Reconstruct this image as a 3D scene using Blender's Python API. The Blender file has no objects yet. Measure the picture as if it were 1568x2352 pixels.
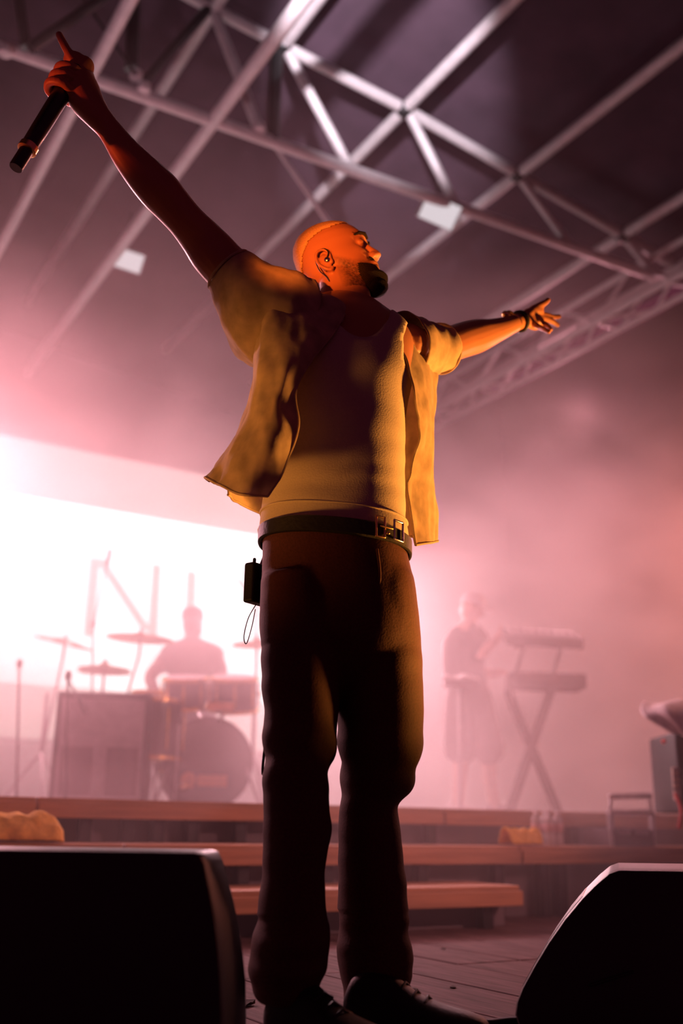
import bpy, bmesh, math, random
import numpy as np
from mathutils import Vector, Matrix, noise

random.seed(7)
rng = np.random.default_rng(7)
SC = bpy.context.scene
COL = SC.collection

# ------------------------------------------------------------------ camera
FPX = 2340.0                                   # focal length in pixels of the 1568x2352 frame
_Y = np.array([-690 - 784.0, 1880 - 1176.0, FPX]); _Y /= np.linalg.norm(_Y)
_X = np.array([5000 - 784.0, 1965 - 1176.0, FPX]); _X -= _Y * (_X @ _Y); _X /= np.linalg.norm(_X)
_Z = np.cross(_X, _Y)
CM = np.array([_X, _Y, _Z])                    # camera (x right, y down, z forward) -> world
FW = CM @ np.array([0, 0, 1.0])
H = FW.copy(); H[2] = 0; H /= np.linalg.norm(H)  # horizontal heading
RV = np.array([H[1], -H[0], 0.0])              # horizontal right
UP = np.array([0, 0, 1.0])
CAMZ = 0.384
CAM = np.array([0, 0, CAMZ]) - H * 2.22
CAM[2] = CAMZ


def ray(px, py):
    return CM @ np.array([px - 784.0, py - 1176.0, FPX])


def P(px, py, d):                              # world point seen at a pixel, d metres ahead
    r = ray(px, py)
    return CAM + r * (d / (r @ H))


def PY(px, py, y):                             # world point on the plane Y = y
    r = ray(px, py)
    return CAM + r * ((y - CAM[1]) / r[1])


def PZ(px, py, z):                             # world point on the plane Z = z
    r = ray(px, py)
    return CAM + r * ((z - CAM[2]) / r[2])


cam_data = bpy.data.cameras.new('camera')
cam = bpy.data.objects.new('camera', cam_data)
COL.objects.link(cam)
R = np.array([CM @ np.array([1, 0, 0.0]), CM @ np.array([0, -1.0, 0]), CM @ np.array([0, 0, -1.0])]).T
m4 = Matrix([list(R[0]) + [CAM[0]], list(R[1]) + [CAM[1]], list(R[2]) + [CAM[2]], [0, 0, 0, 1]])
cam.matrix_world = m4
cam_data.sensor_fit = 'VERTICAL'
cam_data.sensor_height = 36.0
cam_data.sensor_width = 24.0
cam_data.lens = FPX / 2352.0 * 36.0
cam_data.clip_start = 0.05
cam_data.clip_end = 200
cam_data.dof.use_dof = True
cam_data.dof.focus_distance = 2.32
cam_data.dof.aperture_fstop = 1.7
SC.camera = cam

# ------------------------------------------------------------------ world, exposure, lamps
SC.view_settings.view_transform = 'Standard'
SC.view_settings.look = 'None'
SC.view_settings.exposure = 0.0
SC.view_settings.gamma = 1.0
SC.view_settings.use_curve_mapping = False
SC.cycles.adaptive_threshold = 0.02
SC.cycles.max_bounces = 5
SC.cycles.volume_bounces = 1
SC.cycles.volume_step_rate = 8.0
SC.cycles.volume_max_steps = 96

world = bpy.data.worlds.new('night')
SC.world = world
world.use_nodes = True
bgn = world.node_tree.nodes['Background']
bgn.inputs[0].default_value = (0.55, 0.07, 0.22, 1)
bgn.inputs[1].default_value = 0.10


def lamp(name, kind, loc, color, power, target=None, size=0.1, spot=None, blend=0.5):
    l = bpy.data.lights.new(name, kind)
    l.color = color
    l.energy = power
    o = bpy.data.objects.new(name, l)
    COL.objects.link(o)
    o.location = [float(v) for v in loc]
    if kind == 'AREA':
        l.size = size
    else:
        l.shadow_soft_size = size
    if kind == 'SPOT':
        l.spot_size = math.radians(spot)
        l.spot_blend = blend
    if target is not None:
        dv = Vector([float(v) for v in target]) - o.location
        o.rotation_euler = dv.to_track_quat('-Z', 'Y').to_euler()
    return o


ORANGE = (1.0, 0.36, 0.06)
PINK = (1.0, 0.42, 0.46)
# floor spot from the far side of the stage: belly, stretched arm, trouser edge
lamp('side_floor_spot', 'SPOT', CAM + RV * 2.1 + H * 3.05 - UP * 0.1, ORANGE, 860,
     P(970, 915, 2.35), 0.14, 43, 0.25)
# narrow spot on the head from beside the camera
lamp('head_spot', 'SPOT', CAM + RV * -0.95 + H * 0.0 + UP * 0.45, (1.0, 0.20, 0.02), 620,
     P(780, 596, 2.28), 0.03, 5.4, 0.6)
# low spot on the flapping shirt
lamp('shirt_spot', 'SPOT', CAM + RV * -2.0 + H * 1.35 - UP * 0.15, ORANGE, 640,
     P(560, 1050, 2.05), 0.32, 11, 0.9)
# red spot grazing the raised hand
lamp('hand_spot', 'SPOT', CAM + RV * -2.0 + H * 1.75 + UP * 1.0, (1.0, 0.10, 0.02), 60,
     P(95, 260, 1.93), 0.03, 14, 0.6)
# upstage wash lamps that light the haze; the last is only an added fill
lamp('haze_wash_a', 'SPOT', PY(800, 1400, 6.2), (1.0, 0.46, 0.52), 1700, P(820, 1850, 3.2), 0.3, 96, 1.0)
lamp('haze_wash_b', 'SPOT', PY(1900, 1200, 3.7), (1.0, 0.26, 0.17), 800, P(1150, 1500, 5.5), 0.3, 96, 1.0)
lamp('haze_wash_c', 'SPOT', PY(-350, 950, 6.6), (1.0, 0.36, 0.42), 2800, P(450, 1550, 5.0), 0.3, 96, 1.0)
lamp('haze_fill_d', 'SPOT', PY(1330, 950, 6.8), (1.0, 0.40, 0.46), 600, P(1150, 1550, 4.6), 0.3, 96, 1.0)  # added pink fill, brightens the haze at upper right
# added fill lamp to brighten the pine steps, no known fixture behind it
lamp('step_fill', 'SPOT', CAM + RV * 3.6 + H * 2.6 + UP * 1.6, (1.0, 0.38, 0.36), 300, P(500, 1960, 4.6), 0.1, 50, 1.0)
# lamp that catches the roof canvas
lamp('roof_spot', 'SPOT', PY(700, -560, 0.6), (0.85, 0.75, 0.82), 2500, PY(870, 110, 3.3), 0.05, 28, 0.6)
lamp('truss_wash', 'SPOT', PY(-900, 900, 1.6), (1.0, 0.68, 0.78), 190, PY(400, 250, 3.4), 0.1, 45, 1.0)

# ------------------------------------------------------------------ materials
MATS = {}


def mat(name, col, rough=0.6, metal=0.0, var=0.15, scale=20.0, bump=0.0, spec=0.4, transl=0.0,
        stretch=(1, 1, 1), alpha=1.0, transm=0.0):
    if name in MATS:
        return MATS[name]
    m = bpy.data.materials.new(name)
    m.use_nodes = True
    nt = m.node_tree
    b = nt.nodes['Principled BSDF']
    b.inputs['Roughness'].default_value = rough
    b.inputs['Metallic'].default_value = metal
    b.inputs['Specular IOR Level'].default_value = spec
    b.inputs['Transmission Weight'].default_value = transm
    tc = nt.nodes.new('ShaderNodeTexCoord')
    mp = nt.nodes.new('ShaderNodeMapping')
    mp.inputs['Scale'].default_value = stretch
    nt.links.new(tc.outputs['Object'], mp.inputs['Vector'])
    nz = nt.nodes.new('ShaderNodeTexNoise')
    nz.inputs['Scale'].default_value = scale
    nz.inputs['Detail'].default_value = 5
    nt.links.new(mp.outputs['Vector'], nz.inputs['Vector'])
    cr = nt.nodes.new('ShaderNodeValToRGB')
    c = np.array(col)
    cr.color_ramp.elements[0].position = 0.3
    cr.color_ramp.elements[1].position = 0.7
    cr.color_ramp.elements[0].color = (*np.clip(c * (1 - var), 0, 1), 1)
    cr.color_ramp.elements[1].color = (*np.clip(c * (1 + var), 0, 1), 1)
    nt.links.new(nz.outputs['Fac'], cr.inputs['Fac'])
    nt.links.new(cr.outputs['Color'], b.inputs['Base Color'])
    if bump:
        bp = nt.nodes.new('ShaderNodeBump')
        bp.inputs['Strength'].default_value = bump
        bp.inputs['Distance'].default_value = 0.01
        nt.links.new(nz.outputs['Fac'], bp.inputs['Height'])
        nt.links.new(bp.outputs['Normal'], b.inputs['Normal'])
    if transl:
        tr = nt.nodes.new('ShaderNodeBsdfTranslucent')
        nt.links.new(cr.outputs['Color'], tr.inputs['Color'])
        mx = nt.nodes.new('ShaderNodeMixShader')
        mx.inputs[0].default_value = transl
        nt.links.new(b.outputs[0], mx.inputs[1])
        nt.links.new(tr.outputs[0], mx.inputs[2])
        nt.links.new(mx.outputs[0], nt.nodes['Material Output'].inputs['Surface'])
    MATS[name] = m
    return m


def emit(name, col, strength):
    if name in MATS:
        return MATS[name]
    m = bpy.data.materials.new(name)
    m.use_nodes = True
    nt = m.node_tree
    nt.nodes.remove(nt.nodes['Principled BSDF'])
    e = nt.nodes.new('ShaderNodeEmission')
    e.inputs[0].default_value = (*col, 1)
    e.inputs[1].default_value = strength
    nt.links.new(e.outputs[0], nt.nodes['Material Output'].inputs['Surface'])
    MATS[name] = m
    return m


BLACK = mat('black_plastic', (0.012, 0.011, 0.012), 0.55, bump=0.15, scale=300)
DARKM = mat('dark_metal', (0.03, 0.03, 0.032), 0.4, 0.7)
STEEL = mat('steel', (0.45, 0.44, 0.45), 0.35, 0.9)
ALU = mat('aluminium', (0.46, 0.41, 0.43), 0.5, 0.1, scale=12, var=0.1)
CANVAS = mat('roof_canvas', (0.062, 0.034, 0.053), 0.9, scale=3, var=0.2)
WOOD = mat('stage_wood', (0.11, 0.062, 0.062), 0.8, scale=9, var=0.45, bump=0.3, stretch=(5, 0.5, 5), spec=0.12)
PINE = mat('step_pine', (0.44, 0.22, 0.11), 0.6, scale=6, var=0.25, bump=0.1, stretch=(0.4, 6, 6))
PANEL = mat('grey_panel', (0.15, 0.12, 0.13), 0.8, scale=4)
BLACKW = mat('black_drape', (0.02, 0.018, 0.02), 0.95, scale=2)
SKIN = mat('skin', (0.40, 0.17, 0.095), 0.45, scale=60, var=0.12, bump=0.05)
PALESKIN = mat('pale_skin', (0.62, 0.40, 0.32), 0.5)
CLOTHBLK = mat('black_cloth', (0.018, 0.014, 0.016), 0.85, scale=40, bump=0.1)
TROUSER = mat('dark_twill', (0.075, 0.020, 0.014), 0.75, scale=220, var=0.2, bump=0.12, spec=0.25)
TANK = mat('cream_rib', (0.56, 0.47, 0.36), 0.85, scale=260, var=0.06, bump=0.12, spec=0.2, transl=0.06)
SHIRT = mat('sheer_shirt', (0.60, 0.46, 0.30), 0.85, scale=26, var=0.22, bump=0.2, spec=0.15, transl=0.3)
HAIR = mat('bleached_hair', (0.66, 0.40, 0.19), 0.8, scale=420, var=0.25, bump=0.4, spec=0.2)
BEARD = mat('dark_beard', (0.014, 0.008, 0.006), 0.85, scale=420, var=0.4, bump=0.5, spec=0.15)
LEATHER = mat('black_leather', (0.008, 0.006, 0.006), 0.6, scale=90, bump=0.15)
GOLD = mat('gold_metal', (0.85, 0.55, 0.22), 0.25, 1.0)
SILVER = mat('silver_metal', (0.75, 0.7, 0.62), 0.2, 1.0)
YELLOW = mat('yellow_cloth', (0.9, 0.52, 0.12), 0.9, scale=60, bump=0.3)
WHITEC = mat('white_cloth', (0.78, 0.76, 0.76), 0.9, scale=30, bump=0.1)
BRONZE = mat('cymbal_bronze', (0.45, 0.30, 0.14), 0.35, 0.9)
DRUM = mat('drum_lacquer', (0.05, 0.03, 0.035), 0.25, scale=15)
HEADW = mat('drum_head', (0.06, 0.05, 0.055), 0.45)
KEYW = mat('key_white', (0.75, 0.72, 0.7), 0.3)
GREYP = mat('grey_plastic', (0.35, 0.33, 0.34), 0.5)
BOTTLE = mat('clear_plastic', (0.95, 0.93, 0.93), 0.08, transm=0.5, var=0.02, spec=0.9)
BOTTLE.node_tree.nodes['Principled BSDF'].inputs['IOR'].default_value = 1.36

# ------------------------------------------------------------------ mesh helpers
ORG = {}


def empty(name, loc, label=None, cat=None, group=None):
    o = bpy.data.objects.new(name, None)
    COL.objects.link(o)
    o.location = [float(v) for v in loc]
    ORG[o.name] = np.array(loc, float)
    tag(o, label, cat, group)
    return o


def tag(o, label=None, cat=None, group=None, kind=None):
    if label: o['label'] = label
    if cat: o['category'] = cat
    if group: o['group'] = group
    if kind: o['kind'] = kind
    return o


class MB:
    """collects closed shells given in world coordinates"""

    def __init__(s):
        s.v = []
        s.f = []

    def add(s, v, f):
        k = len(s.v)
        s.v.extend([tuple(float(c) for c in p) for p in v])
        s.f.extend([tuple(i + k for i in q) for q in f])
        return s

    def box(s, c, size, ax=None):
        c = np.array(c, float)
        ax = np.eye(3) if ax is None else np.array(ax, float)
        v = [c + ax[0] * (i * size[0] / 2) + ax[1] * (j * size[1] / 2) + ax[2] * (k * size[2] / 2)
             for k in (-1, 1) for j in (-1, 1) for i in (-1, 1)]
        return s.add(v, [(0, 2, 3, 1), (4, 5, 7, 6), (0, 1, 5, 4), (2, 6, 7, 3), (0, 4, 6, 2), (1, 3, 7, 5)])

    def loft(s, rings, caps=True, closed=True):
        n = len(rings[0])
        v = [p for r in rings for p in r]
        f = []
        for a in range(len(rings) - 1):
            for i in range(n if closed else n - 1):
                j = (i + 1) % n
                f.append((a * n + i, a * n + j, (a + 1) * n + j, (a + 1) * n + i))
        if caps:
            c0 = len(v); v.append(np.mean(rings[0], 0))
            c1 = len(v); v.append(np.mean(rings[-1], 0))
            b = (len(rings) - 1) * n
            for i in range(n):
                j = (i + 1) % n
                f.append((c0, j, i)); f.append((c1, b + i, b + j))
        return s.add(v, f)

    def tube(s, pts, rad, n=12, round_ends=True, flat=None):
        pts = [np.array(p, float) for p in pts]
        rad = [rad] * len(pts) if np.isscalar(rad) else list(rad)
        if round_ends:
            t0 = pts[0] - pts[1]; t0 /= np.linalg.norm(t0)
            t1 = pts[-1] - pts[-2]; t1 /= np.linalg.norm(t1)
            r0, r1 = rad[0], rad[-1]
            e0 = [(pts[0] + t0 * r0 * math.sin(a), r0 * math.cos(a)) for a in (1.5, 1.0, 0.5)]
            e1 = [(pts[-1] + t1 * r1 * math.sin(a), r1 * math.cos(a)) for a in (0.5, 1.0, 1.5)]
            pts = [e[0] for e in e0] + pts + [e[0] for e in e1]
            rad = [e[1] for e in e0] + rad + [e[1] for e in e1]
        rings = []
        u = None
        for i, p in enumerate(pts):
            t = pts[min(i + 1, len(pts) - 1)] - pts[max(i - 1, 0)]
            t = t / (np.linalg.norm(t) + 1e-12)
            if u is None:
                a = np.array([0, 0, 1.0]) if abs(t[2]) < 0.9 else np.array([1.0, 0, 0])
                u = np.cross(t, a)
            u = u - t * (u @ t); u /= np.linalg.norm(u)
            w = np.cross(t, u)
            rings.append([p + (u * math.cos(k * 2 * math.pi / n) + w * math.sin(k * 2 * math.pi / n)) * rad[i]
                          for k in range(n)])
        return s.loft(rings)

    def ell(s, c, rx, ax=None, n=16, m=10):
        c = np.array(c, float)
        ax = np.eye(3) if ax is None else np.array(ax, float)
        rings = []
        for j in range(1, m):
            a = math.pi * j / m
            rings.append([c + ax[0] * rx[0] * math.sin(a) * math.cos(2 * math.pi * k / n)
                          + ax[1] * rx[1] * math.sin(a) * math.sin(2 * math.pi * k / n)
                          + ax[2] * rx[2] * math.cos(a) for k in range(n)])
        n0 = len(s.v)
        s.loft(rings)
        s.v[n0 + n * (m - 1)] = tuple(c + ax[2] * rx[2])
        s.v[n0 + n * (m - 1) + 1] = tuple(c - ax[2] * rx[2])
        return s

    def cyl(s, a, b, r, n=20, r2=None):
        return s.tube([a, b], [r, r if r2 is None else r2], n, False)

    def lathe(s, c, prof, ax=None, n=28):
        """prof: (radius, height) along ax[2]"""
        c = np.array(c, float)
        ax = np.eye(3) if ax is None else np.array(ax, float)
        rings = [[c + ax[2] * h + (ax[0] * math.cos(2 * math.pi * k / n) + ax[1] * math.sin(2 * math.pi * k / n)) * r
                  for k in range(n)] for r, h in prof]
        return s.loft(rings)

    def arrays(s):
        return np.array(s.v), s.f


def build(mb, name, material, parent=None, smooth=True, org=None, solid=0, bevel=0, subsurf=0):
    """one mesh object; verts given in world space"""
    v, f = (mb.arrays() if isinstance(mb, MB) else mb)
    v = np.asarray(v, float)
    if parent is not None:
        o0 = ORG[parent.name]
    elif org is not None:
        o0 = np.array(org, float)
    else:
        o0 = np.array([(v[:, 0].min() + v[:, 0].max()) / 2, (v[:, 1].min() + v[:, 1].max()) / 2, v[:, 2].min()])
    me = bpy.data.meshes.new(name)
    me.from_pydata([tuple(p) for p in (v - o0)], [], [tuple(int(i) for i in q) for q in f])
    bm = bmesh.new(); bm.from_mesh(me)
    bmesh.ops.recalc_face_normals(bm, faces=bm.faces)
    bm.to_mesh(me); bm.free()
    if material is not None:
        me.materials.append(material)
    if smooth:
        me.polygons.foreach_set('use_smooth', [True] * len(me.polygons))
    o = bpy.data.objects.new(name, me)
    COL.objects.link(o)
    if parent is None:
        o.location = o0
        ORG[o.name] = o0
    else:
        o.parent = parent
        ORG[o.name] = ORG[parent.name]
    if solid:
        md = o.modifiers.new('thickness', 'SOLIDIFY'); md.thickness = solid; md.offset = 0
    if bevel:
        md = o.modifiers.new('bevel', 'BEVEL'); md.width = bevel; md.segments = 3; md.limit_method = 'ANGLE'
        md.angle_limit = math.radians(40)
    if subsurf:
        md = o.modifiers.new('subsurf', 'SUBSURF'); md.levels = subsurf; md.render_levels = subsurf
    if smooth and not subsurf:
        try:
            me.set_sharp_from_angle(angle=math.radians(50))
        except Exception:
            pass
    return o


def remesh(mb, voxel, smooth_it=3):
    """union of closed shells as one continuous surface"""
    v, f = mb.arrays()
    me = bpy.data.meshes.new('tmp')
    me.from_pydata([tuple(p) for p in v], [], f)
    bm = bmesh.new(); bm.from_mesh(me)
    bmesh.ops.recalc_face_normals(bm, faces=bm.faces)
    bm.to_mesh(me); bm.free()
    o = bpy.data.objects.new('tmp', me)
    COL.objects.link(o)
    md = o.modifiers.new('r', 'REMESH'); md.mode = 'VOXEL'; md.voxel_size = voxel
    if smooth_it:
        s = o.modifiers.new('s', 'SMOOTH'); s.factor = 0.5; s.iterations = smooth_it
    dg = bpy.context.evaluated_depsgraph_get()
    dg.update()
    ev = o.evaluated_get(dg)
    m2 = bpy.data.meshes.new_from_object(ev)
    vv = np.empty(len(m2.vertices) * 3); m2.vertices.foreach_get('co', vv)
    vv = vv.reshape(-1, 3)
    ff = [tuple(p.vertices) for p in m2.polygons]
    bpy.data.objects.remove(o)
    return vv, ff


def fnoise(p, s):
    return noise.noise(Vector((p[0] * s[0], p[1] * s[1], p[2] * s[2])))


def displace(v, f, fn):
    me = bpy.data.meshes.new('t'); me.from_pydata([tuple(p) for p in v], [], f); me.update()
    bm = bmesh.new(); bm.from_mesh(me)
    bmesh.ops.recalc_face_normals(bm, faces=bm.faces); bm.normal_update()
    out = np.array([np.array(x.co) + np.array(x.normal) * fn(x.co) for x in bm.verts])
    bm.free(); bpy.data.meshes.remove(me)
    return out


def catmull(ctrl, n):
    c = np.array(ctrl, float)
    k = len(c)
    out = []
    for t in np.linspace(0, k - 1, n):
        i = min(int(t), k - 2); u = t - i
        p0 = c[max(i - 1, 0)]; p1 = c[i]; p2 = c[i + 1]; p3 = c[min(i + 2, k - 1)]
        out.append(0.5 * ((2 * p1) + (-p0 + p2) * u + (2 * p0 - 5 * p1 + 4 * p2 - p3) * u * u
                          + (-p0 + 3 * p1 - 3 * p2 + p3) * u ** 3))
    return np.array(out)


def patch(rows, nu, nv):
    """smooth sheet through rows of control points"""
    rr = np.array([catmull(r, nu) for r in rows])
    g = np.stack([catmull(rr[:, i], nv) for i in range(nu)], 1)    # nv x nu x 3
    f = [(a * nu + b, a * nu + b + 1, (a + 1) * nu + b + 1, (a + 1) * nu + b)
         for a in range(nv - 1) for b in range(nu - 1)]
    return g.reshape(-1, 3), f


def copy_tree(o, loc, parent=None):
    c = o.copy(); COL.objects.link(c)
    if parent is not None:
        c.parent = parent
    else:
        c.location = [float(x) for x in loc]
        ORG[c.name] = np.array(loc, float)
    for ch in list(o.children):
        copy_tree(ch, None, c)
    return c


def frame(d, up=UP):
    d = np.array(d, float); d /= np.linalg.norm(d)
    a = np.cross(up, d)
    if np.linalg.norm(a) < 1e-3: a = np.cross(np.array([1.0, 0, 0]), d)
    a /= np.linalg.norm(a)
    return np.array([a, np.cross(d, a), d])


# ------------------------------------------------------------------ setting
STAGE_FRONT = -1.55
ground = build(MB().box((1, 2, -1.15), (30, 34, 0.1)), 'ground', BLACKW, smooth=False)
tag(ground, 'black ground around the raised stage', 'ground', kind='structure')

floor = empty('floor', (0, 0, 0), 'worn reddish plank stage floor under the singer', 'floor')
tag(floor, kind='structure')
build(MB().box((1.0, 4.3, -0.60), (13, 11.6, 1.1)), 'stage_deck', PANEL, floor, False)
PW = 0.24
pm = {}
xs = np.arange(-2.6, 4.4, PW)
joints = [STAGE_FRONT, -0.62, 0.75, 2.3]
for i, x in enumerate(xs):
    off = 0.0
    for a, b in zip(joints[:-1], joints[1:]):
        L = b - a - 0.006
        key = round(L, 3)
        if key not in pm:
            q = build(MB().box((0, 0, 0), (PW - 0.006, L, 0.05)), 'plank', WOOD, floor, False, bevel=0.003)
            pm[key] = q
        else:
            q = pm[key].copy(); COL.objects.link(q); q.parent = floor
        q.location = (x, (a + b) / 2, -0.026 + random.uniform(-0.0012, 0.0012))

# stepped riser upstage: three levels of pine-edged treads with posts and grey fascias
Z1, Z2, Z3 = 0.165, 0.315, 0.485
Y1 = PZ(784, 2150, 0.0)[1]
Y2, Y3 = Y1 + 0.36, Y1 + 0.74
XE1 = PY(1195, 2035, Y1)[0]
XE2 = 6.0


def step(name, label, y, z, zb, x0, x1, depth, posts):
    t = empty(name, ((x0 + x1) / 2, y + depth / 2, zb), label, 'step')
    th = 0.065
    n = int((x1 - x0) / 2.4) + 1
    for k in range(n):
        a = x0 + (x1 - x0) * k / n; b = x0 + (x1 - x0) * (k + 1) / n
        build(MB().box(((a + b) / 2, y + depth / 2, z - th / 2 + 0.0), (b - a - 0.008, depth, th)), 'tread_board', PINE, t, False, bevel=0.006)
        build(MB().box(((a + b) / 2, y - 0.012, z - th * 0.75), (b - a - 0.012, 0.022, th * 0.9)), 'nosing', PINE, t, False, bevel=0.004)
    build(MB().box(((x0 + x1) / 2, y + 0.12, (z - th + zb) / 2), (x1 - x0, 0.02, z - th - zb)), 'fascia', PANEL, t, False)
    for px in posts:
        build(MB().box((px, y + 0.05, (z - th + zb) / 2), (0.05, 0.05, z - th - zb)), 'post', DARKM, t, False)
    return t


step('stage_step', 'lowest pine step of the riser, ending beside the floor monitor', Y1, Z1, 0.0, -3.2, XE1, 0.36,
     [PY(x, 2080, Y1)[0] for x in (60, 330, 640, 860, 1130)])
step('stage_step', 'middle pine step carrying the water bottles and yellow cloths', Y2, Z2, 0.0, -3.6, XE2, 0.40,
     [PY(x, 1990, Y2)[0] for x in (20, 240, 510, 567, 760, 980, 1155, 1260, 1300)])
tr = step('stage_riser', 'top pine edge of the riser the band stands on', Y3, Z3, Z2, -4.0, XE2, 0.30,
          [PY(x, 1910, Y3)[0] for x in (30, 120, 200, 300, 370, 450, 560, 1000, 1330, 1430)])
tr['category'] = 'riser'
rp = build(MB().box((1.0, Y3 + 0.30 + 3.6, Z3 / 2), (10.0, 7.2, Z3 - 0.004)), 'riser_platform', PANEL, smooth=False)
tag(rp, 'grey riser platform under the drums and keyboards', 'platform', kind='structure')

wb = build(MB().box((1.0, 10.6, 3.2), (26, 0.1, 8.6)), 'wall_back', BLACKW, smooth=False)
tag(wb, 'black drape behind the whole stage', 'wall', kind='structure')
wr = build(MB().box((9.5, 5.2, 3.2), (0.1, 10.8, 8.6)), 'wall_right', BLACKW, smooth=False)
tag(wr, 'black side drape of the stage', 'wall', kind='structure')

# roof: rafter B, tie A, longitudinal purlins, web members, all aluminium tube
A0 = P(490, 275, 6.12)
YT = A0[1]
A = lambda x: PY(x, 105 + 0.3525 * x, YT)
Bn = [PY(x, y, YT) for x, y in ((490, 20), (650, 105), (930, 250), (1190, 400), (1430, 540), (1538, 603))]
roof = empty('roof_truss', A0, 'aluminium tube roof truss over the stage', 'truss')
RT = 0.048


def member(name, a, b, r=RT, m=ALU):
    return build(MB().cyl(a, b, r, 14), name, m, roof)


member('tie_tube', A(-420), A(1525), 0.046)
for a, b in zip(Bn[:-1], Bn[1:]):
    member('rafter_tube', a, b, 0.046)
member('rafter_tube', Bn[0] + (Bn[0] - Bn[1]) * 2.2, Bn[0], 0.046)
YV = np.array([0, 1.0, 0])
for i, p in enumerate(Bn[:5]):
    if i == 1:
        member('purlin_tube', p - YV * 8, p, 0.05)
    else:
        member('purlin_tube', p - YV * 8, p + YV * 5.2, 0.05)
pA = A(490)
member('purlin_tube', pA - YV * 8, pA + YV * 5.0, 0.05)
pA2 = A(205)
member('purlin_tube', pA2 - YV * 8, pA2 + YV * 3.0, 0.045)
for (x0, y0), ax in (((490, 25), 602), ((655, 110), 805), ((938, 258), 1048), ((1192, 405), 1312), ((1430, 542), 1510)):
    member('web_tube', PY(x0, y0, YT), A(ax), 0.04)
member('strut_tube', PY(636, 85, YT), PY(626, 325, YT), 0.05, DARKM)
member('strut_tube', PY(308, -60, YT), PY(302, 160, YT), 0.05, DARKM)
member('brace_tube', PY(485, 12, YT), PY(325, 195, YT), 0.035, DARKM)
member('brace_tube', PY(40, -30, YT - 0.3), PY(60, 110, YT - 0.3), 0.035, DARKM)
member('brace_tube', PY(270, -30, YT - 0.4), PY(70, 110, YT - 0.4), 0.035, DARKM)
member('wire_brace', PY(180, -20, YT - 0.3), PY(312, 172, YT - 0.3), 0.012, DARKM)
member('wire_brace', PY(600, 290, YT + 0.3), PY(760, 520, YT + 0.3), 0.02, ALU)
for x, y in ((595, 291), (312, 172), (331, 201), (12, 115)):
    c = PY(x, y, YT - 0.06)
    build(MB().lathe(c - UP * 0.03, [(0.02, -0.01), (0.045, 0.0), (0.045, 0.05), (0.02, 0.065)]), 'coupler', ALU, roof)
for p in Bn[1:5]:
    build(MB().ell(p, (0.075, 0.075, 0.075)), 'node_joint', DARKM, roof)

# eave box truss on the far side
eave = empty('eave_truss', A(1520), 'hazy box truss along the stage eave', 'truss')
E0 = A(1522)
for dx, dz in ((-0.16, 0.16), (0.16, 0.16), (-0.16, -0.16), (0.16, -0.16)):
    c = E0 + np.array([dx, 0, dz])
    build(MB().cyl(c - YV * 6, c + YV * 6.5, 0.035, 10), 'chord_tube', ALU, eave)
for k in range(26):
    ya = -6 + k * 0.48
    s = 1 if k % 2 else -1
    for dx in (-0.16, 0.16):
        build(MB().cyl(E0 + np.array([dx, ya, 0.16 * s]), E0 + np.array([dx, ya + 0.48, -0.16 * s]), 0.018, 8), 'lattice_tube', ALU, eave)
    build(MB().cyl(E0 + np.array([0.16 * s, ya, -0.16]), E0 + np.array([-0.16 * s, ya + 0.48, -0.16]), 0.018, 8), 'lattice_tube', ALU, eave)

# canvas roof skin following the rafter slope
sl = (Bn[4] - Bn[1]); sl /= np.linalg.norm(sl)
nrm = np.array([-sl[2], 0, sl[0]]); nrm *= np.sign(nrm[2])
c0 = Bn[1] + nrm * 0.25
a_ = c0 - sl * 9.0; b_ = Bn[5] + nrm * 0.25 + sl * 0.6
vv = []
for q in (a_, b_):
    for yy in (-9.0, 6.6):
        vv.append(q + YV * yy); vv.append(q + YV * yy + nrm * 0.03)
ceil = build((np.array(vv), [(0, 2, 6, 4), (1, 5, 7, 3), (0, 1, 3, 2), (4, 6, 7, 5), (0, 4, 5, 1), (2, 3, 7, 6)]), 'ceiling', CANVAS, smooth=False)
tag(ceil, 'grey canvas roof skin above the truss', 'ceiling', kind='structure')

# two work floodlights under the roof
for (x, y, D, w, h, lab) in ((1010, 487, 7.2, 0.30, 0.20, 'square white floodlight under the tie tube above the singer'),
                             (293, 598, 8.6, 0.28, 0.18, 'small white floodlight hanging over the screen')):
    c = P(x, y, D)
    t = empty('floodlight', c, lab, 'floodlight', 'floodlights under the roof')
    n = CAM - c; n /= np.linalg.norm(n)
    n = n * 0.6 - UP * 0.5 - YV * 0.3; n /= np.linalg.norm(n)
    a = np.array([1.0, 0, 0]); a -= n * (a @ n); a /= np.linalg.norm(a); b = np.cross(n, a)
    build(MB().box(c - n * 0.04, (w + 0.02, h + 0.02, 0.07), (a, b, n)), 'housing', GREYP, t, False, bevel=0.008)
    build(MB().box(c, (w, h, 0.012), (a, b, n)), 'diffuser', emit('flood_glow', (0.95, 0.85, 0.9), 0.75), t, False)
    build(MB().cyl(c - n * 0.06, c - n * 0.06 + UP * 0.5, 0.012, 8), 'bracket', DARKM, t)
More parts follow.
